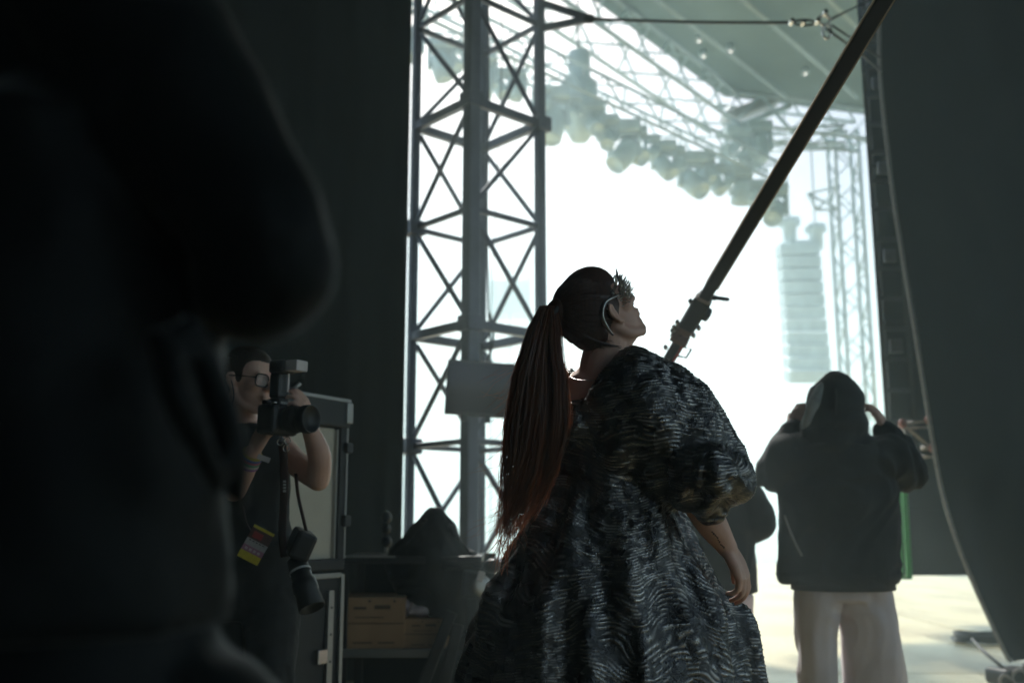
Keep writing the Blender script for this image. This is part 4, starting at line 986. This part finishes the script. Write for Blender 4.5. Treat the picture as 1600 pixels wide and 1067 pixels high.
j = MB(); j.loft([ring_px(y, xl, xr, D3, ry, 40, .015, y * .02, 6) for y, xl, xr, ry in ((695, 1072, 1132, .10), (715, 1048, 1156, .13), (750, 1038, 1168, .16), (800, 1034, 1174, .17), (860, 1034, 1178, .18), (905, 1034, 1182, .18), (925, 1034, 1183, .175))])
for s in (-1, 1): j.limb([P(1106 + s * 50, 762, D3), P(1108 + s * 72, 800, 5.28), P(1112 + s * 74, 818, 5.28), P(1103 + s * 58, 838, 5.42)], [.095, .09, .082, .055], 18, 6)
wrinkle(organic(j, 'jacket', M['jersey'], man2, .01, 5, .5), .013, 7, .8, 8)
hc = MB(); c = MB(); c.ell((-.014, 0, .04), (.098, .079, .09), None, 22); c.ell((-.04, 0, .0), (.06, .066, .06), None, 18); merge(hc, c, HM3); organic(hc, 'hair', M['brown_hair'], man2, .009, 4, .5)
t_ = MB(); t_.loft([ring_px(y, xl, xr, D3, .15, 30, .02, 1, 5) for y, xl, xr in ((900, 1044, 1170), (935, 1042, 1174), (955, 1042, 1174))])
for xl, xr in ((1042, 1106), (1110, 1175)): t_.loft([ring_px(y, xl + dx, xr + dx, D3, .14, 28, .03, xl + y * .004, 4) for y, dx in ((930, 0), (1000, 0), (1067, -1), (1125, -1))])
wrinkle(organic(t_, 'trousers', M['trousers'], man2, .01, 4, .5), .012, 8, .35, 5)
sh = MB()
for px in (1075, 1142):
    hp = P(px, 940, D3); sh.limb([Vector((hp.x, hp.y - .06, .06)), Vector((hp.x, hp.y + .18, .055))], [.06, .05], 14, 4)
organic(sh, 'shoes', M['black_plastic'], man2, .01, 3, .5)
# ================================================================ out-of-focus person close on the left
FD = 0.80
fb = P(110, 815, FD); near = thing('person', 'large out-of-focus person in a black jacket at the left edge, elbow out', 'person', (fb.x, fb.y, 0))
cx0 = fb.x; cy0 = fb.y
b = MB(); HM4 = head_matrix((cx0 - .02, cy0, 1.66), R(100), R(-5)); merge(b, head_mb(1.02), HM4)
b.limb([(cx0 - .02, cy0 - .02, 1.62), (cx0, cy0, 1.48)], [.056, .066], 14, 5)
def ellring(c, rx, ry, z, seg=28, fold=0, ph=0):
    return [Vector((c[0] + math.cos(6.2832 * k / seg) * rx * (1 + fold * math.sin(5 * 6.2832 * k / seg + ph)), c[1] + math.sin(6.2832 * k / seg) * ry * (1 + fold * math.sin(7 * 6.2832 * k / seg + ph)), z)) for k in range(seg)]
b.loft([ellring((cx0, cy0), rx, ry, z) for z, rx, ry in ((.92, .10, .08), (1.1, .085, .07), (1.3, .085, .07), (1.42, .095, .07), (1.49, .06, .05))])
SHp = P(255, 60, .80); ELp = P(428, 402, .74); HNp = P(120, 420, 1.06)
b.limb([P(190, 60, .80), ELp], [.045, .034], 14, 6); b.limb([ELp, HNp], [.036, .027], 14, 6)
merge(b, hand_mb((.6, .65, .7, .75), .03, (.5, .7, -.4), .4, 1, 1), hand_matrix(HNp, (-.5, .6, .25), (.5, .2, .8)))
b.limb([Vector((cx0 - .16, cy0, 1.42)), Vector((cx0 - .3, cy0 + .05, 1.15)), Vector((cx0 - .16, cy0 + .3, 1.2))], [.05, .04, .028], 14, 6)
for s in (-1, 1):
    b.limb([Vector((cx0 + s * .085, cy0, .92)), Vector((cx0 + s * .10, cy0, .5)), Vector((cx0 + s * .11, cy0, .1))], [.085, .06, .045], 12, 6)
    b.limb([Vector((cx0 + s * .11, cy0, .06)), Vector((cx0 + s * .13, cy0 + .17, .05))], [.045, .04], 10, 4)
organic(b, 'body', M['skin2'], near, .009, 4, .5)
M['jacket'] = mat('black jacket cloth', (0.007, 0.0082, 0.0082), 0.5, 0, (0.005, 0.006, 0.006), 7, 0.3, 60, spec=.08, sheen=.16, bdist=.004)
j = MB(); xr_ = [(1.02, 356), (1.06, 352), (1.12, 344), (1.2, 330), (1.26, 318), (1.32, 308), (1.40, 292)]
j.loft([ellring((cx0 - .02, cy0), P(px, 600, FD).x - cx0 + .02, .15, z, 40, .018, z * 30) for z, px in xr_] + [ellring((cx0 - .03, cy0), .12, .12, 1.47), ellring((cx0 - .02, cy0), .09, .09, 1.53)])
j.limb([P(130, -80, .80), P(268, 152, .78), P(380, 318, .755), P(430, 412, .745)], [.085, .070, .055, .046], 22, 8)
j.limb([P(430, 412, .745), P(405, 440, .76), P(310, 430, .90), P(140, 420, 1.03)], [.046, .046, .044, .036], 20, 6)
j.limb([Vector((cx0 - .16, cy0, 1.42)), Vector((cx0 - .3, cy0 + .05, 1.15)), Vector((cx0 - .18, cy0 + .28, 1.2))], [.08, .07, .045], 18, 6)
# a few loose folds running down the side
j.limb([P(300, 505, .69), P(335, 600, .70), P(362, 700, .71), P(372, 790, .72)], [.010, .014, .012, .006], 10, 8)
j.limb([P(243, 520, .67), P(290, 640, .66), P(345, 760, .69)], [.008, .013, .008], 10, 8)
wrinkle(organic(j, 'jacket', M['jacket'], near, .008, 4, .5), .005, 9, .5, 2)
t_ = MB(); t_.loft([ellring((cx0 - .02, cy0), .125, .12, 1.07), ellring((cx0, cy0), .15, .13, .90), ellring((cx0, cy0), .17, .13, .80)])
for s in (-1, 1): t_.limb([Vector((cx0 + s * .095, cy0, .9)), Vector((cx0 + s * .105, cy0, .5)), Vector((cx0 + s * .11, cy0, .1))], [.11, .09, .08], 18, 8)
organic(t_, 'trousers', M['jacket'], near, .01, 4, .5)
sh = MB()
for s in (-1, 1): sh.limb([Vector((cx0 + s * .11, cy0 - .06, .06)), Vector((cx0 + s * .13, cy0 + .18, .055))], [.06, .05], 14, 4)
organic(sh, 'shoes', M['black_plastic'], near, .01, 3, .5)
hc = MB(); c = MB(); c.ell((-.014, 0, .04), (.1, .081, .093), None, 22); c.ell((-.04, 0, .0), (.06, .066, .06), None, 18); merge(hc, c, HM4); organic(hc, 'hair', M['brown_hair'], near, .009, 4, .5)
# ================================================================ flight cases behind the photographer
CA, CB = P(418, 603, 4.0), P(546, 629, 4.45)
cu_ = Vector((CB.x - CA.x, CB.y - CA.y, 0)); CWd = cu_.length; cu_.normalize(); cn_ = Vector((cu_.y, -cu_.x, 0)); CDp = .55
C3m = Matrix((cu_, -cn_, Vector((0, 0, 1)))).transposed()       # x along the face, y into the case, z up
co_ = Vector((CA.x, CA.y, 0))
def cpt(x, y, z): return co_ + cu_ * x - cn_ * y + Vector((0, 0, z))
def cbox(nm, x0, x1, y0, y1, z0, z1, m, par, bev=.004):
    q = MB(); q.box(cpt((x0 + x1) / 2, (y0 + y1) / 2, (z0 + z1) / 2), (x1 - x0, y1 - y0, z1 - z0), C3m, bev); return q.build(nm, m, par)
M['case_black'] = mat('black laminate case', (0.02, 0.02, 0.021), 0.5, 0, (0.014, 0.014, 0.015), 6, .15, 200)
M['cream_panel'] = mat('cream wardrobe panel', (0.62, 0.57, 0.47), 0.55, 0, (0.52, 0.47, 0.38), 2.5, .1, 30)
ZA = .895; ZB = 1.64
low = thing('flight_case', 'lower black flight case with aluminium edge rails beside the photographer', 'flight case', cpt(CWd / 2, CDp / 2, 0))
cbox('case_body', .012, CWd - .012, .012, CDp, .03, ZA - .02, M['case_black'], low)
for x0 in (0, CWd - .022): cbox('edge_rail', x0, x0 + .022, -.004, .03, .03, ZA - .015, M['alu'], low, .003)
cbox('front_rail', CWd - .105, CWd - .070, -.006, .014, .03, ZA - .08, M['alu'], low, .002)
for k in range(7): cbox('rivet', CWd - .092, CWd - .083, -.010, .0, .08 + k * .11, .089 + k * .11, M['black_metal'], low, .002)
for z0 in (.03, ZA - .03): cbox('edge_rail', .022, CWd - .022, -.004, .02, z0, z0 + .022, M['alu'], low, .003)
cbox('label_plate', .20, .30, -.002, .014, .40, .445, M['white_card'], low, .001)
for k in range(5): cbox('label_print', .208 + k * .018, .219 + k * .018, -.0035, .012, .412 + (k % 2) * .01, .432, M['black_plastic'], low, 0)
cbox('latch', .36, .42, -.010, .012, .52, .58, M['steel'], low, .004); cbox('latch', .12, .18, -.010, .012, .22, .28, M['steel'], low, .004)
up_ = thing('wardrobe_case', 'upright black case with a cream front panel standing behind the photographer', 'flight case', cpt(CWd / 2, CDp / 2, ZA))
cbox('case_base', 0, CWd, 0, CDp, ZA + .002, ZA + .05, M['case_black'], up_, .006)
cbox('cream_panel', .02, CWd - .058, .03, .05, ZA + .05, 1.505, M['cream_panel'], up_, .003)
cbox('case_body', .0, CWd - .06, .055, CDp, ZA + .05, 1.5, M['case_black'], up_, .004)
cbox('corner_post', CWd - .05, CWd, .0, .05, ZA + .05, 1.52, M['case_black'], up_, .006)
cbox('post_trim', CWd - .060, CWd - .052, .012, .03, ZA + .05, 1.50, M['alu'], up_, .001)
cbox('post_trim', CWd - .012, CWd - .004, -.004, .004, ZA + .05, 1.52, M['alu'], up_, .001)
cbox('case_lid', -.004, CWd + .004, -.008, CDp, 1.508, ZB, M['case_black'], up_, .008)
cbox('lid_edge', 0, CWd, -.012, -.002, ZB - .018, ZB - .004, M['alu'], up_, .002)
cbox('corner_cap', CWd - .03, CWd + .010, -.016, .03, 1.53, ZB - .02, M['alu'], up_, .004)
cbox('latch', CWd - .03, CWd + .012, -.02, .01, 1.40, 1.445, M['black_metal'], up_, .005); cbox('latch', CWd - .03, CWd + .012, -.02, .01, 1.08, 1.13, M['black_metal'], up_, .005)
cp_ = cpt(.22, .06, ZB + .012)
q = MB(); q.tube([cp_ + Vector((-.03, 0, -.006)), cp_ + Vector((.0, 0, .0)), cp_ + Vector((.03, 0, .028))], .008, 8); q.ell(cp_, (.022, .015, .012), None, 10)
tag(q.build('spring_clamp', M['alu'], None, True, org=cp_), 'small silver clamp lying on the lid of the upright case', 'clamp')
# ================================================================ shelf bench with cartons, tarp and gear
TY = 5.05
x0 = PY(528, 1015, TY).x; x1 = PY(752, 1015, TY).x; zt_ = PY(600, 868, TY).z; zs_ = PY(600, 1013, TY).z
bn = thing('shelf_bench', 'dark two-tier bench holding cartons below and a covered heap on top', 'bench', ((x0 + x1) / 2, TY + .3, 0))
q = MB(); q.box(((x0 + x1) / 2, TY + .3, zt_ - .02), (x1 - x0, .6, .035), None, .006); q.build('bench_top', M['black_metal'], bn)
q = MB(); q.box((x0 + (x1 - x0) * .2, TY - .006, zt_ - .004), ((x1 - x0) * .38, .012, .010), None, .002); q.build('top_edge', M['alu'], bn)
xs = PY(676, 1013, TY).x
q = MB(); q.box(((x0 + x1) / 2, TY + .3, zs_ - .02), (x1 - x0 - .05, .56, .03), None, .004); q.build('shelf', M['black_metal'], bn)
q = MB(); q.box(((x0 + xs) / 2, TY + .005, zs_ - .022), (xs - x0, .014, .04), None, .003); q.build('shelf_lip', M['alu'], bn)
q = MB(); q.box(((x0 + x1) / 2 + .03, TY + .61, zt_ / 2), (x1 - x0 + .06, .012, zt_ - .01)); q.build('back_cloth', M['drape'], bn)
for xx in (x0 + .02, x1 - .02):
    for yy in (TY + .03, TY + .57):
        q = MB(); q.bar((xx, yy, 0.0), (xx, yy, zt_ - .04), .04, .04, Vector((0, 1, 0)), .004); q.build('leg', M['black_metal'], bn)
for a, b_ in (((706, 955), (655, 1085)), ((716, 975), (690, 1085))):
    pa = PY(a[0], a[1], TY - .05); pb_ = PY(b_[0], b_[1], TY - .05); q = MB(); q.bar(pa, pb_, .055, .03, Vector((0, 1, 0)), .006); q.build('cross_brace', M['black_metal'], bn)
M['card'] = mat('brown cardboard', (0.46, 0.28, 0.15), 0.8, 0, (0.38, 0.225, 0.12), 5, .2, 60, stretch=(1, 1, .4))
M['card_print'] = mat('dark carton print', (0.12, 0.07, 0.04), 0.8)
def carton(label, a, b_, y, dep, rot):
    pa = PY(a[0], a[1], y); pb_ = PY(b_[0], b_[1], y); cx = (pa.x + pb_.x) / 2; w_ = pb_.x - pa.x; h_ = pa.z - (zs_ - .004); z0 = zs_ - .004
    o = thing('cardboard_carton', label, 'box', (cx, y + dep / 2, z0), 'cartons on the shelf'); r3 = RZm(rot); c0 = Vector((cx, y + dep / 2, z0))
    q = MB(); q.box(c0 + Vector((0, 0, h_ / 2)), (w_, dep, h_), r3, .004); q.build('carton_body', M['card'], o)
    q = MB(); q.box(c0 + r3 @ Vector((0, -dep / 2 - .002, h_ * .5)), (w_ * .99, .005, .004), r3); q.build('carton_seam', M['card_print'], o)
    for k, (fx_, fz, fw, fh) in enumerate(((-.2, .80, .2, .05), (.15, .82, .25, .08), (-.05, .62, .45, .02), (-.15, .12, .3, .03), (.22, .12, .25, .03), (-.05, .94, .04, .05), (.34, .94, .04, .05))):
        q = MB(); q.box(c0 + r3 @ Vector((fx_ * w_, -dep / 2 - .001, fz * h_)), (fw * w_, .003, fh * h_), r3); q.build('carton_print', M['card_print'], o)
    for s in (-1, 1):
        q = MB(); q.box(c0 + r3 @ Vector((0, s * dep * .25, h_ + .004)), (w_, dep * .48, .005), r3 @ RX(s * -.05)); q.build('carton_flap', M['card'], o)
    return o, c0.z + h_
carton('larger brown cardboard carton on the shelf next to the flight case', (532, 934), (630, 1012), TY + .03, .34, .02)
_, tz_ = carton('smaller brown cardboard carton on the shelf below the pale towel', (632, 968), (697, 1012), TY + .05, .28, -.03)
M['towel'] = mat('pale towel', (0.62, 0.52, 0.54), 0.9, 0, (0.5, 0.42, 0.44), 30, .5, 120, bdist=.004)
q = MB(); tp = PY(655, 957, TY + .16); tp.z = tz_ + .05
q.ell(tp + Vector((-.02, .03, .0)), (.085, .07, .042), RY(.1), 20); q.ell(tp + Vector((.02, -.02, -.008)), (.066, .06, .034), RY(-.1), 20); q.ell(tp + Vector((-.07, .02, -.0)), (.03, .06, .045), None, 16)
for k in range(4): q.limb([tp + Vector((-.08 + .04 * k, -.06, -.02)), tp + Vector((-.06 + .04 * k, -.02, .03)), tp + Vector((-.05 + .04 * k, .05, .03))], [.012, .014, .01], 8, 4)
tw = organic(q, 'folded_towel', M['towel'], None, .006, 3, .5); tag(tw, 'pale crumpled towel lying on the smaller carton', 'towel')
# tarpaulin draped over a heap on the bench
rt_ = random.Random(5); tm = MB(); rg = []
def heap(px, py, d): return P(px, py, d)
rowsT = ((797, 672, 688), (812, 656, 700), (835, 636, 716), (856, 618, 732), (872, 608, 744), (895, 610, 748), (925, 625, 750), (955, 648, 748), (985, 690, 744))
for y, xl, xr in rowsT:
    c_ = P((xl + xr) / 2, y, 5.14); rx = (xr - xl) / 2 / FPX * 5.14; ring = []
    for k in range(48):
        t = 6.2832 * k / 48; f = 1 + .05 * math.sin(5 * t + y * .01) + .04 * math.sin(11 * t + 1 + y * .02)
        ring.append(c_ + Vector((math.cos(t) * rx * f, math.sin(t) * min(rx * .95, .19) * f, 0)))
    rg.append(ring)
tm.loft(rg); M['tarp'] = mat('black tarpaulin', (0.009, 0.0095, 0.010), 0.55, 0, None, 8, .4, 30, bdist=.01, spec=.15)
tm.limb([P(688, 800, 5.0), P(715, 840, 4.99), P(742, 872, 4.99)], [.006, .01, .006], 8, 5); tm.limb([P(668, 806, 5.0), P(640, 838, 4.98), P(612, 862, 4.98)], [.006, .01, .008], 8, 5)
tp_ = wrinkle(organic(tm, 'tarpaulin', M['tarp'], None, .011, 3, .5), .03, 7, .5, 4); tag(tp_, 'black tarpaulin draped in a peak over gear on the bench', 'tarpaulin')
# camera head / winch next to the dress
gx = thing('winch_unit', 'small dark winch with round knobs on the bench end beside the dress', 'winch', PY(752, 935, TY))
for y_ in (878, 888):
    q = MB(); q.tube([P(690, y_, 4.85), P(772, y_ + 1, 4.85)], .010, 8); q.build('bar', M['black_metal'], gx, True)
q = MB(); q.lathe(P(764, 884, 4.83), (1, -.2, 0), [(-.02, .02), (0, .034), (.03, .036), (.045, .03), (.06, .014)], 14); q.build('knob', M['black_plastic'], gx, True)
q = MB(); q.box(P(738, 912, 4.9), (.10, .12, .13), RY(.1), .012); q.build('winch_body', M['black_metal'], gx)
q = MB(); q.lathe(P(752, 915, 4.84), (.3, -1, 0), [(-.03, .05), (.0, .052), (.01, .046), (.012, .02)], 18); q.build('drum', M['alu'], gx, True)
q = MB(); q.box(P(751, 900, 4.82), (.035, .01, .05), RY(.3), .004); q.build('tag_plate', M['white_card'], gx)
q = MB(); q.tube(ring_pts(P(766, 900, 4.84), .05, .06, ex, ez, 16), .006, 6); q.build('pull_ring', M['black_metal'], gx, True)
q = MB(); q.bar(P(738, 935, 4.9), Vector((P(738, 935, 4.9).x, P(738, 935, 4.9).y, 0.0)), .05, .05, Vector((0, 1, 0)), .006); q.build('post', M['black_metal'], gx)
# thin stand in front of the curtain
sd = P(603, 860, 5.6); sd_ = thing('mic_stand', 'thin dark stand with clips in front of the left curtain, behind the bench', 'stand', (sd.x, sd.y, 0))
q = MB(); q.tube([(sd.x, sd.y, .02), (sd.x, sd.y, P(603, 800, 5.6).z)], .012, 8); q.build('pole', M['black_metal'], sd_, True)
for py_, r_ in ((808, .03), (826, .026), (846, .03)): q = MB(); q.ell(P(604, py_, 5.57), (r_, .03, r_ * 1.1), None, 12); q.build('clip', M['black_plastic'], sd_, True)
q = MB(); q.bar(P(603, 862, 5.58), P(603, 838, 5.58), .02, .02, Vector((0, 1, 0))); q.build('sleeve', M['alu'], sd_)
q = MB(); q.lathe((sd.x, sd.y, .0), (0, 0, 1), [(.0, .16), (.02, .16), (.03, .05)], 20); q.build('base', M['black_metal'], sd_)
# ================================================================ monitor on the tower
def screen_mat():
    m = bpy.data.materials.new('monitor picture with reflection'); m.use_nodes = True; nt = m.node_tree; b_ = nt.nodes['Principled BSDF']
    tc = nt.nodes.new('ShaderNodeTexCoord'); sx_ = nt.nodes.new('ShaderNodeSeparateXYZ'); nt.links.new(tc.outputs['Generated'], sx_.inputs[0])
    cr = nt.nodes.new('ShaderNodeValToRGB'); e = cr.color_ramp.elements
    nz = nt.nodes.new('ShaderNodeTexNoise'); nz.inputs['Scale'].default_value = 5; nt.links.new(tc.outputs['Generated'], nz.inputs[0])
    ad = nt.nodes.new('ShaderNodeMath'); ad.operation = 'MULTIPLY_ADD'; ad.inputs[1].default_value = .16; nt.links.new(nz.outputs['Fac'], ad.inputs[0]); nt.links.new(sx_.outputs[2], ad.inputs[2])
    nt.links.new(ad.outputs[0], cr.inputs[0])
    e[0].position = 0; e[0].color = (.020, .016, .018, 1); e[1].position = 1; e[1].color = (.05, .06, .09, 1)  # bluish upper tones paint a reflection into the dim lit picture
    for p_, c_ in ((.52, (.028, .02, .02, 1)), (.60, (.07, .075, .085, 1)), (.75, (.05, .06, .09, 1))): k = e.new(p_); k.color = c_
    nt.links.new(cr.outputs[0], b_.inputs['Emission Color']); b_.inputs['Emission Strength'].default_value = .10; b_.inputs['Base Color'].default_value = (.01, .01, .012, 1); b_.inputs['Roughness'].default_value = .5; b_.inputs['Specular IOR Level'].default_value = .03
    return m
mo = thing('monitor_screen', 'flat monitor mounted on the lattice tower, left of the ponytail', 'monitor', PY(750, 610, 6.85))
mc = PY(753, 608, 6.85); mr = RZm(R(6)) @ RY(R(3.5)) @ RX(R(-4))
q = MB(); q.box(mc, (.50, .045, .385), mr, .008); q.build('housing', M['black_plastic'], mo)
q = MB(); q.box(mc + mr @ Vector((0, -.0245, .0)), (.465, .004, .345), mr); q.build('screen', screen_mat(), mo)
q = MB(); q.bar(mc + Vector((0, .02, -.1)), TF + Vector((0, -.06, mc.z - .1)), .06, .08, bev=.004); q.build('bracket', M['black_metal'], mo)
for dx in (-.11, .05): q = MB(); q.box(mc + mr @ Vector((dx, -.01, -.21)), (.04, .03, .05), mr, .006); q.build('mount_foot', M['black_metal'], mo)
# ================================================================ right side: scaffold bracket, green straps, coil, curtain weight
M['pale_tube'] = mat('pale scaffold tube', (0.46, 0.42, 0.38), 0.5, 0.3, (0.34, 0.3, 0.27), 12)
M['red_cap'] = mat('red coupler', (0.42, 0.12, 0.09), 0.5)
SY = 8.15
sbx = PY(1478, 700, SY).x
sb = thing('scaffold_bracket', 'pale scaffold bracket with red couplers sticking out behind the right curtain', 'scaffold', (sbx, SY, 1.36))
q = MB(); q.tube([(sbx, SY, 1.36), (sbx, SY, 6.6)], .03, 10); q.build('upright', M['pale_tube'], sb, True)
pts = {k: PY(x, y, SY) for k, (x, y) in dict(a=(1409, 662), b=(1450, 656), c=(1456, 700), d=(1440, 700), e=(1475, 655), f=(1478, 701), g=(1475, 666), h=(1480, 713), i=(1436, 714)).items()}
for a, b_ in (('a', 'e'), ('a', 'c'), ('d', 'f'), ('i', 'h')):
    q = MB(); q.tube([pts[a], pts[b_]], .021, 10); q.build('tube', M['pale_tube'], sb, True)
q = MB(); q.tube([pts['a'] + Vector((0, .06, -.03)), pts['g'] + Vector((0, .06, 0))], .019, 10); q.build('tube', M['pale_tube'], sb, True)
q = MB(); q.tube([pts['a'], pts['a'] + Vector((.03, 0, -.14))], .019, 10); q.build('tube', M['pale_tube'], sb, True)
for k in ('a', 'b', 'c'): q = MB(); q.ell(pts[k] + Vector((0, -.015, 0)), (.035, .03, .038), None, 12); q.build('coupler', M['red_cap'], sb, True)
M['green'] = mat('bright green strap', (0.05, 0.62, 0.10), 0.5, 0, (0.04, 0.52, 0.08), 10)
gs = thing('green_strap_frame', 'bright green upright bars hanging beside the hooded person', 'frame', PY(1415, 903, YW - .12))
for xa, xb in ((1402, 1408), (1409, 1421)):
    q = MB(); q.bar(PY(xa, 690, YW - .12), PY(xb, 902, YW - .12), .045, .03, Vector((0, 1, 0)), .004); q.build('green_bar', M['green'], gs)
q = MB(); q.bar(PY(1401, 902, YW - .12), PY(1425, 902, YW - .12), .03, .03, bev=.004); q.build('green_foot', M['green'], gs)
for py_ in (720, 800, 845): q = MB(); q.bar(PY(1404, py_, YW - .12), PY(1418, py_, YW - .12), .02, .02); q.build('green_rung', M['green'], gs)
cq = MB(); cc0 = PZ(1535, 999, .02); rc = random.Random(9)
for k in range(9):
    pts_ = []
    r_ = .20 + rc.uniform(-.05, .06)
    for i in range(25):
        t = 6.2832 * i / 24; pts_.append(cc0 + Vector((math.cos(t) * r_ * 1.1 + rc.uniform(-.006, .006) + .02 * math.sin(k), math.sin(t) * r_, .006 + .014 * (k % 4) + .01 * math.sin(t * 2 + k))))
    cq.tube(pts_, .011, 6)
cq.tube(catmull([cc0 + Vector((.2, 0, .01)), cc0 + Vector((.5, .1, .0)), cc0 + Vector((.9, .2, 0))], 6), .011, 6)
tag(cq.build('cable_coil', M['rope'], None, True, org=cc0), 'loose coil of dark cable lying on the deck near the right curtain', 'cable')
wc = PZ(1578, 1072, .0); wc.y = max(wc.y, 6.4); wc = PZ(1580, 1070, 0)
cw = thing('curtain_weight', 'black weight with metal rings holding down the foot of the right curtain', 'weight', wc)
q = MB(); q.box(wc + Vector((0, 0, .06)), (.26, .22, .11), RZm(.3), .03); q.build('weight_block', M['black_plastic'], cw)
for dx, dz, r_ in ((.0, .07, .05), (-.10, .05, .035), (.07, .13, .04)): q = MB(); q.tube(ring_pts(wc + Vector((dx, -.125, dz)), r_, r_, ex, ez, 16), .011, 8); q.build('ring', M['piping'], cw, True)
q = MB(); q.tube(catmull([wc + Vector((-.05, 0, .12)), wc + Vector((-.08, .2, .2)), wc + Vector((-.02, .5, .25))], 6), .012, 6); q.build('lashing', M['rope'], cw, True)
# ================================================================ small lit lamps under the stage roof
for k, (px, py) in enumerate(((1092, 66), (1099, 90), (1141, 82), (1258, 117))):
    p = PZ(px, py, RZ + .30 - .02 * (k % 3)); o = thing('roof_lamp', 'small lit lamp under the dark stage roof, %s' % ('topmost of the left three', 'lowest of the left three', 'rightmost of the left three', 'the lone one near the slanted pole')[k], 'lamp', p, 'small lit lamps under the stage roof')
    q = MB(); q.lathe(p + Vector((0, 0, .12)), (0, -.3, -1), [(-.1, .05), (0, .09), (.1, .10)], 10); q.build('lamp_housing', M['rig'], o, True)
    q = MB(); q.ell(p + Vector((0, -.02, -.0)), (.035, .035, .03), None, 10); q.build('lamp_bulb', M['lamp_glow'], o, True)
# ================================================================ stage smoke and haze in the air
hm = bpy.data.materials.new('stage haze'); hm.use_nodes = True; hn = hm.node_tree; hn.nodes.clear()
ho_ = hn.nodes.new('ShaderNodeOutputMaterial'); pv = hn.nodes.new('ShaderNodeVolumePrincipled')
pv.inputs['Color'].default_value = (0.73, 0.92, 0.94, 1); pv.inputs['Density'].default_value = 0.0185; pv.inputs['Anisotropy'].default_value = 0.3
hn.links.new(pv.outputs[0], ho_.inputs['Volume'])
hz = MB(); hz.box((0, 420, 6.0), (1420, 980, 17.4)); hz = hz.build('haze', hm); hz['kind'] = 'stuff'
